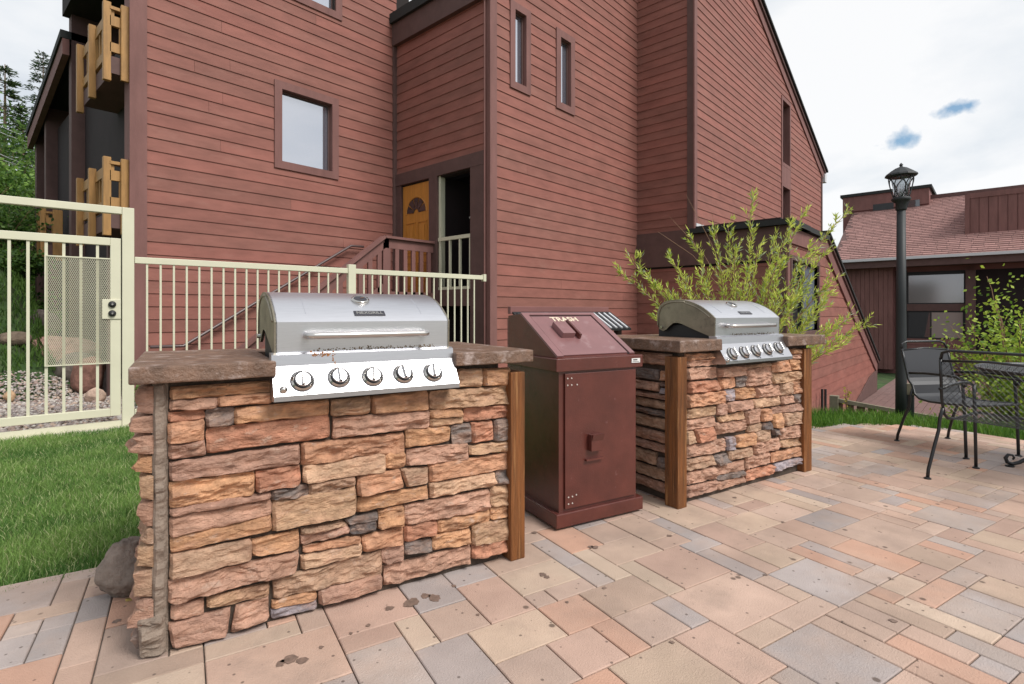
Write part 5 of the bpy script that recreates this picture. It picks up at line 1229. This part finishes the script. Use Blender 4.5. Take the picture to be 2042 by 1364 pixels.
MB().prism([(0, 0), (bd, pt * bd), (bd, 0)], lambda b_, z: (FU - 1 + b_, ya - .05, ze - .2 + z), lambda b_, z: (FU - 1 + b_, ya - .2, ze - .2 + z)).build('gable_wall', 'siding_far', far)
# clerestory box on the ridge and dormer at right
UC = next(FU - 1.05 + b_ * .05 for b_ in range(20, 130) if HY - FPX * (rz_(b_ * .05) - H) / ((onu(1765, 420, FU - 1.05 + b_ * .05) - EYE).dot(FW)) < 419)
c0, c1 = onu(1681, 400, UC), onu(1853, 400, UC); zt0_ = onu(1681, 394, UC).z; zt1_ = onu(1853, 374, UC).z; zt_c = (zt0_ + zt1_) / 2
cl_ = MB().box((UC, c1.y, 1.0), (UC + 3, c0.y, zt_c)).build('clerestory', 'siding_far', far)
MB().box((UC - .12, c1.y - .1, zt_c - .02), (UC + 3.1, c0.y + .1, zt_c + .12)).build('roof_cap', 'roof', cl_)
MB().box((UC - .06, c1.y, zt_c - .75), (UC, c0.y, zt_c - .02)).build('fascia', 'trim', cl_)
for (xa, xb) in ((1741, 1782), (1792, 1834)):
    a, b_ = onu(xa, 408, UC - .06), onu(xb, 408, UC - .06); MB().box((UC - .07, b_.y, onu(1790, 416, UC).z), (UC - .02, a.y, onu(1790, 403, UC).z)).build('window', 'glassdark', cl_)
UDm = FU + .6; d0_ = onu(1934, 400, UDm); dz1 = onu(1940, 388, UDm).z; dz0 = onu(1940, 490, UDm).z
dm = MB().box((UDm, yr_, dz0), (UDm + 5, d0_.y, dz1)).build('dormer', 'siding_far', far)
k = 0; y = d0_.y
while y > yr_:
    MB().box((UDm - .04 - .004 * (k % 2), y - .27, dz0), (UDm, y - .01, dz1 - .15)).build('vertical_board', 'trim', dm); y -= .28; k += 1
MB().box((UDm - .07, yr_, dz1 - .15), (UDm + .1, d0_.y + .08, dz1 + .05)).build('fascia', 'trim', dm)
MB().box((UDm - .08, d0_.y, dz0 - .1), (UDm + .0, d0_.y + .15, dz1)).build('corner_board', 'trim', dm)
rg = onu(1860, 396, UC)
MB().box((FU - 1.05 + bd - .2, yr_, rz_(bd) - .1), (FU - 1.05 + bd + .3, c1.y, rz_(bd) + .08)).build('ridge', 'shingle' if False else 'trimdark', far)
vp = onu(1888, 410, FU + 4); MB().tube([(vp.x, vp.y, vp.z - .5), (vp.x, vp.y, vp.z + .1)], .06, 8).build('vent_pipe', 'black', far)

# ------------------------------------------------------------------ vegetation
def leaf_mesh(name, items, m, parent):
    """items: (pos, dir, length, width, colour)"""
    n = len(items); V = np.zeros((n, 4, 3)); cols = []
    for i, (p, d, l_, w_, c) in enumerate(items):
        p = Vector(p); d = Vector(d).normalized(); s = d.cross(Vector((random.uniform(-1, 1), random.uniform(-1, 1), random.uniform(-1, 1))))
        if s.length < 1e-3: s = d.orthogonal()
        s.normalize(); mid_ = p + d * l_ * .42 + Vector((0, 0, -.04 * l_))
        V[i, 0] = p; V[i, 1] = mid_ + s * w_ / 2; V[i, 2] = p + d * l_ + Vector((0, 0, -.12 * l_)); V[i, 3] = mid_ - s * w_ / 2; cols.append(c)
    F = (np.arange(n)[:, None] * 4 + np.array([[0, 1, 2, 3]])).ravel()
    o = fast_mesh(name, V.reshape(-1, 3), F, 4, cols, m, parent); o['kind'] = 'stuff'; return o
def lerpc(a, b, t): return tuple(a[i] * (1 - t) + b[i] * t for i in range(3))
# willow behind the far counter
wb = pp(1478, 700, 4.95); wb.z = -.04; wl_t = thing('willow_shrub', 'wispy yellow green willow shrub behind the far stone counter', 'shrub', wb)
rr = random.Random(21); items = []; tips_ = [(1238, 548, 4.75, .7), (1262, 528, 4.8, .5), (1300, 560, 4.7, .5), (1335, 515, 4.8, .5), (1382, 480, 4.9, .6), (1425, 470, 4.9, .5), (1452, 455, 5.0, .5), (1500, 398, 5.1, .6), (1512, 412, 5.0, .5), (1545, 480, 5.0, .5),
    (1575, 452, 4.9, .5), (1600, 432, 5.0, .6), (1690, 425, 5.1, .8), (1640, 512, 4.8, .6), (1612, 500, 4.8, .5), (1660, 560, 4.9, .6), (1720, 652, 4.6, .7), (1690, 640, 4.7, .7), (1675, 690, 4.5, .7), (1650, 668, 4.6, .6), (1608, 570, 4.8, .5), (1560, 530, 4.9, .5),
    (1530, 560, 4.8, .5), (1490, 540, 4.8, .5), (1465, 500, 5.0, .4), (1400, 560, 4.7, .5), (1360, 575, 4.7, .5), (1318, 640, 4.6, .5), (1440, 570, 4.8, .4), (1510, 500, 5.0, .5), (1585, 600, 4.7, .5), (1640, 610, 4.7, .5), (1620, 640, 4.6, .5), (1480, 590, 4.7, .4), (1415, 520, 4.9, .4), (1600, 700, 4.5, .6), (1350, 600, 4.7, .4), (1552, 590, 4.7, .4), (1655, 590, 4.8, .6)]
tips = [t for i, t in enumerate(tips_) if i not in (8, 34)]
stems = MB(); twigs = MB()
root = Vector((0, 0, 0))
for ti, (px, py, D, bend) in enumerate(tips):
    tip = pp(px, py, D + rr.uniform(-.15, .15)) - wb; r0 = Vector((rr.uniform(-.12, .12), rr.uniform(-.12, .12), 0))
    ctrl = Vector((tip.x * .42, tip.y * .42, tip.z * (.50 + bend * .32)))
    n = 22; pts_ = []
    for j in range(n + 1):
        t = j / n; p = r0 * (1 - t) ** 2 + ctrl * 2 * t * (1 - t) + tip * t * t; pts_.append(p + Vector((noise.noise(p * 5 + Vector((ti, 0, 0))), noise.noise(p * 5 + Vector((0, ti, 0))), 0)) * .015)
    stems.tube(pts_, [.010 * (1 - .85 * j / n) + .0008 for j in range(n + 1)], 5)
    for j in range(6, n + 1):
        t = j / n
        if t < .35: continue
        p = pts_[j]; dirv = (pts_[min(j + 1, n)] - pts_[j - 1]).normalized(); nsh = 2 if t > .55 else 1
        for q in range(nsh):
            side = Vector((rr.uniform(-1, 1), rr.uniform(-1, 1), rr.uniform(-.5, .9))).normalized(); td = (dirv * .8 + side * .65 + Vector((0, 0, .35))).normalized(); tl = rr.uniform(.06, .20) * (1.25 - t * .5)
            end = p + td * tl; twigs.tube([p, end], [.0014, .0007], 3, cap=False)
            for k in range(rr.randint(9, 14)):
                f = rr.random(); ld = (td + Vector((rr.uniform(-1, 1), rr.uniform(-1, 1), rr.uniform(-.9, .8))) * .55).normalized()
                c = lerpc((.30, .44, .05), (.82, .86, .20), rr.random() ** .8)
                if rr.random() < .15: c = (.42, .50, .34)
                items.append((p + td * tl * f, ld, rr.uniform(.035, .075), rr.uniform(.007, .012), c))
        for k in range(3):
            ld = (dirv + Vector((rr.uniform(-1, 1), rr.uniform(-1, 1), rr.uniform(-1, 1))) * .7).normalized(); items.append((p, ld, rr.uniform(.035, .07), .010, lerpc((.28, .40, .06), (.62, .70, .14), rr.random())))
stems.build('stem', 'twig', wl_t, smooth=True); twigs.build('twig', 'twig', wl_t)['kind'] = 'stuff'; leaf_mesh('foliage', items, 'leaf', wl_t)
dry = MB()
for (px, py, px2, py2) in ((1470, 620, 1368, 388), (1460, 600, 1335, 432), (1450, 590, 1312, 462), (1440, 560, 1420, 425)):
    a = pp(px, py, 4.95) - wb; b_ = pp(px2, py2, 4.9) - wb; m = (a + b_) / 2 + Vector((0, 0, .08)); dry.tube([a, a.lerp(m, .5), m, m.lerp(b_, .6), b_], [.004, .003, .0025, .002, .001], 4)
dry.build('dry_twig', 'twig', wl_t)
# leafy birch shrub at right
def leafy(name, label, cat, base, h, rad, nst, nleaf, lsz, c0, c1, seed, box=None, col_b='twig', zmin=.2):
    t_ = thing(name, label, cat, base); rr = random.Random(seed); st_ = MB(); items = []
    for i in range(nst):
        a = rr.uniform(0, 6.28); r_ = rad * math.sqrt(rr.random()); tip = Vector((r_ * math.cos(a), r_ * math.sin(a), h * rr.uniform(.45, 1.0) * (1 - .35 * (r_ / rad) ** 2)))
        ctrl = Vector((tip.x * .25, tip.y * .25, tip.z * .65)); pts_ = []
        for j in range(13):
            t = j / 12; pts_.append(ctrl * 2 * t * (1 - t) + tip * t * t + Vector((rr.uniform(-1, 1), rr.uniform(-1, 1), 0)) * .012)
        st_.tube(pts_, [.014 * h * .4 * (1 - .9 * j / 12) + .001 for j in range(13)], 5)
        for k in range(nleaf):
            t = zmin + (1 - zmin) * rr.random() ** .8; j = min(11, int(t * 12)); p = pts_[j].lerp(pts_[j + 1], rr.random()); sp = rad * .16 * (.5 + t * .6)
            p = p + Vector((rr.gauss(0, sp), rr.gauss(0, sp), rr.gauss(0, sp * .8)))
            items.append((p, Vector((rr.uniform(-1, 1), rr.uniform(-1, 1), rr.uniform(-.8, .6))), lsz * rr.uniform(.7, 1.25), lsz * rr.uniform(.55, .8), lerpc(c0, c1, rr.random())))
    st_.build('stem', col_b, t_, smooth=True); leaf_mesh('foliage', items, 'leaf', t_); return t_
b = pp(2035, 760, 7.4); b.z = ground_z(b.x, b.y); leafy('birch_shrub', 'bright yellow green round leaved shrub at the right edge behind the table', 'shrub', b, H + (HY - 520) / FPX * 7.4 - b.z, .9, 46, 190, .062, (.12, .24, .03), (.46, .58, .08), 31)
b = pp(1985, 780, 6.7); b.z = ground_z(b.x, b.y); leafy('low_shrub', 'low green leafy plant seen under the patio table', 'shrub', b, .95, .55, 26, 120, .05, (.10, .19, .03), (.38, .48, .08), 33)
b = pp(1688, 822, 6.3); b.z = -.04; leafy('weed_stalk', 'single thin yellow leaved weed stalk at the low fence post', 'plant', b, .42, .05, 4, 10, .03, (.5, .45, .06), (.6, .5, .1), 35)
b = pp(284, 800, 6.6); b.z = -.05; leafy('weed_clump', 'small green weed clump behind the pickets next to the gate post', 'plant', b, .34, .16, 16, 30, .035, (.06, .13, .02), (.22, .34, .06), 36)
b = pp(905, 700, 7.6); b.z = -.05; leafy('weed_clump', 'slender green weed growing by the building corner behind the fence', 'plant', b, .85, .10, 7, 22, .045, (.10, .2, .03), (.35, .48, .1), 37)
b = pp(212, 735, 8.2); b.z = ground_z(b.x, b.y); leafy('flower_clump', 'yellow flowering ground plant among the rocks by the gate', 'plant', b, .42, .22, 14, 30, .04, (.45, .45, .03), (.7, .68, .05), 38)
# shrubs on the slope
for i, (px, py, D, h_, r_, lab) in enumerate([(15, 560, 10.5, 1.1, .9, 'dark green shrub on the slope behind the left gate pickets'), (70, 620, 11.0, .9, .7, 'low dark green shrub on the slope beside the balcony end'), (-40, 480, 12.5, 1.6, 1.2, 'taller green shrub at the far left edge of the slope'), (40, 660, 9.6, .5, .5, 'small green shrub just above the rocks on the slope')]):
    b = pp(px, py, D); b.z = ground_z(b.x, b.y) - .05; leafy('slope_shrub', lab, 'shrub', b, h_, r_, 26, 90, .075, (.02, .06, .012), (.12, .22, .04), 50 + i)
# conifers and broadleaf trees on the left
def conifer(px, py, D, h_, label, seed, c0=(.012, .032, .012), c1=(.05, .10, .03), rad=None):
    t = pp(px, py, D); base = Vector((t.x, t.y, ground_z(t.x, t.y) - .1)); h_ = t.z - base.z; tr = thing('pine_tree', label, 'tree', base, 0, 'trees left of the building'); rr = random.Random(seed)
    MB().tube([(0, 0, 0), (0, 0, h_ * .5), (0, 0, h_)], [.16 + h_ * .008, .11, .015], 8).build('trunk', 'bark', tr, smooth=True); items = []; br = MB(); rad = rad or h_ * .17; nl = int(h_ * 3.4)
    for k in range(nl):
        z = h_ * (.18 + .82 * (k + rr.random()) / nl); R_ = rad * (1 - (z / h_)) ** .75 + .12
        for q in range(rr.randint(4, 6)):
            a = rr.uniform(0, 6.28); L_2 = R_ * rr.uniform(.55, 1.1); up = rr.uniform(-.25, .1)
            e_ = Vector((math.cos(a) * L_2, math.sin(a) * L_2, z + up * L_2)); s_ = Vector((0, 0, z)); br.tube([s_, e_], [.02, .006], 3, cap=False)
            m_ = int(L_2 * 26) + 8
            for j in range(m_):
                f = .2 + .8 * rr.random() ** .7; p = s_.lerp(e_, f) + Vector((rr.gauss(0, .07), rr.gauss(0, .07), rr.gauss(0, .05)))
                items.append((p, Vector((math.cos(a) + rr.uniform(-.9, .9), math.sin(a) + rr.uniform(-.9, .9), rr.uniform(-.3, .6))), rr.uniform(.14, .28), .055, lerpc(c0, c1, rr.random())))
    br.build('branch', 'bark', tr)['kind'] = 'stuff'; leaf_mesh('crown', items, 'leaf', tr)
conifer(86, 103, 34, 0, 'tallest dark spruce with pointed tip beside the building roof', 61)
conifer(10, 128, 22, 0, 'dark pine at the far left edge above the wires', 62, c1=(.07, .11, .03), rad=2.4)
conifer(46, 235, 26, 0, 'shorter spruce behind the wires at the left', 63, c1=(.06, .12, .03))
conifer(-60, 60, 26, 0, 'pine just outside the left edge', 64)
def broad(px, py, D, rad, label, seed, c0, c1):
    t = pp(px, py, D); base = Vector((t.x, t.y, ground_z(t.x, t.y) - .1)); h_ = t.z - base.z; tr = thing('leafy_tree', label, 'tree', base, 0, 'trees left of the building'); rr = random.Random(seed)
    MB().tube([(0, 0, 0), (.05, 0, h_ * .4), (0, .05, h_ * .8)], [.14, .10, .04], 8).build('trunk', 'bark', tr, smooth=True); items = []; br = MB()
    for k in range(46):
        a = rr.uniform(0, 6.28); z = h_ * rr.uniform(.22, .96); L_2 = rad * math.sqrt(max(.05, 1 - ((z / h_ - .58) / .46) ** 2)) * rr.uniform(.35, 1); c = Vector((math.cos(a) * L_2, math.sin(a) * L_2, z)); br.tube([(0, 0, z * .7), c], [.03, .008], 4, cap=False)
        s_ = rad * rr.uniform(.14, .26)
        for j in range(170): items.append((c + Vector((rr.gauss(0, s_), rr.gauss(0, s_), rr.gauss(0, s_ * .7))), Vector((rr.uniform(-1, 1), rr.uniform(-1, 1), rr.uniform(-.7, .7))), rr.uniform(.10, .17), .09, lerpc(c0, c1, rr.random())))
    br.build('branch', 'bark', tr)['kind'] = 'stuff'; leaf_mesh('crown', items, 'leaf', tr)
broad(28, 250, 19, 2.3, 'mid green leafy tree behind the gate header', 71, (.03, .08, .018), (.16, .26, .05))
broad(5, 330, 15.5, 1.6, 'brighter green leafy tree low at the far left', 72, (.04, .10, .02), (.20, .33, .06))
broad(60, 330, 24, 2.2, 'dark leafy tree close against the building end', 73, (.02, .06, .015), (.10, .19, .04))
broad(-120, 200, 20, 3.2, 'leafy tree outside the left edge', 74, (.03, .08, .018), (.14, .24, .05))
# overhead wires
for i, (ya_, yb2) in enumerate(((247, 275), (262, 284), (304, 330), (318, 334))):
    a = pp(-60, ya_ - 24, 15); b_ = pp(75, yb2 + 6, 21)
    tag(MB().tube([a, a.lerp(b_, .5) - Vector((0, 0, .05)), b_], .012, 5).build('power_line', 'flash'), ('highest', 'second highest', 'third highest', 'lowest')[i] + ' of the four pale overhead wires crossing the trees at left', 'wire', 'overhead wires')
# fallen yellow leaf by the boulder
lf_ = gp(264, 1196); m_ = MB(); m_.prism([(0.018 * math.cos(a) * (1 if abs(math.cos(a)) < .8 else 1.25), .011 * math.sin(a)) for a in [k * math.pi / 5 for k in range(10)]], lambda a, b_: (lf_.x + a, lf_.y + b_, .003), lambda a, b_: (lf_.x + a, lf_.y + b_, .006 + 12 * a * a))
tag(m_.build('fallen_leaf', mat('yellow_leaf', (.42, .32, .10), .6)), 'small curled yellow leaf on the paving by the boulder', 'leaf')
scene.cycles.use_denoising = True
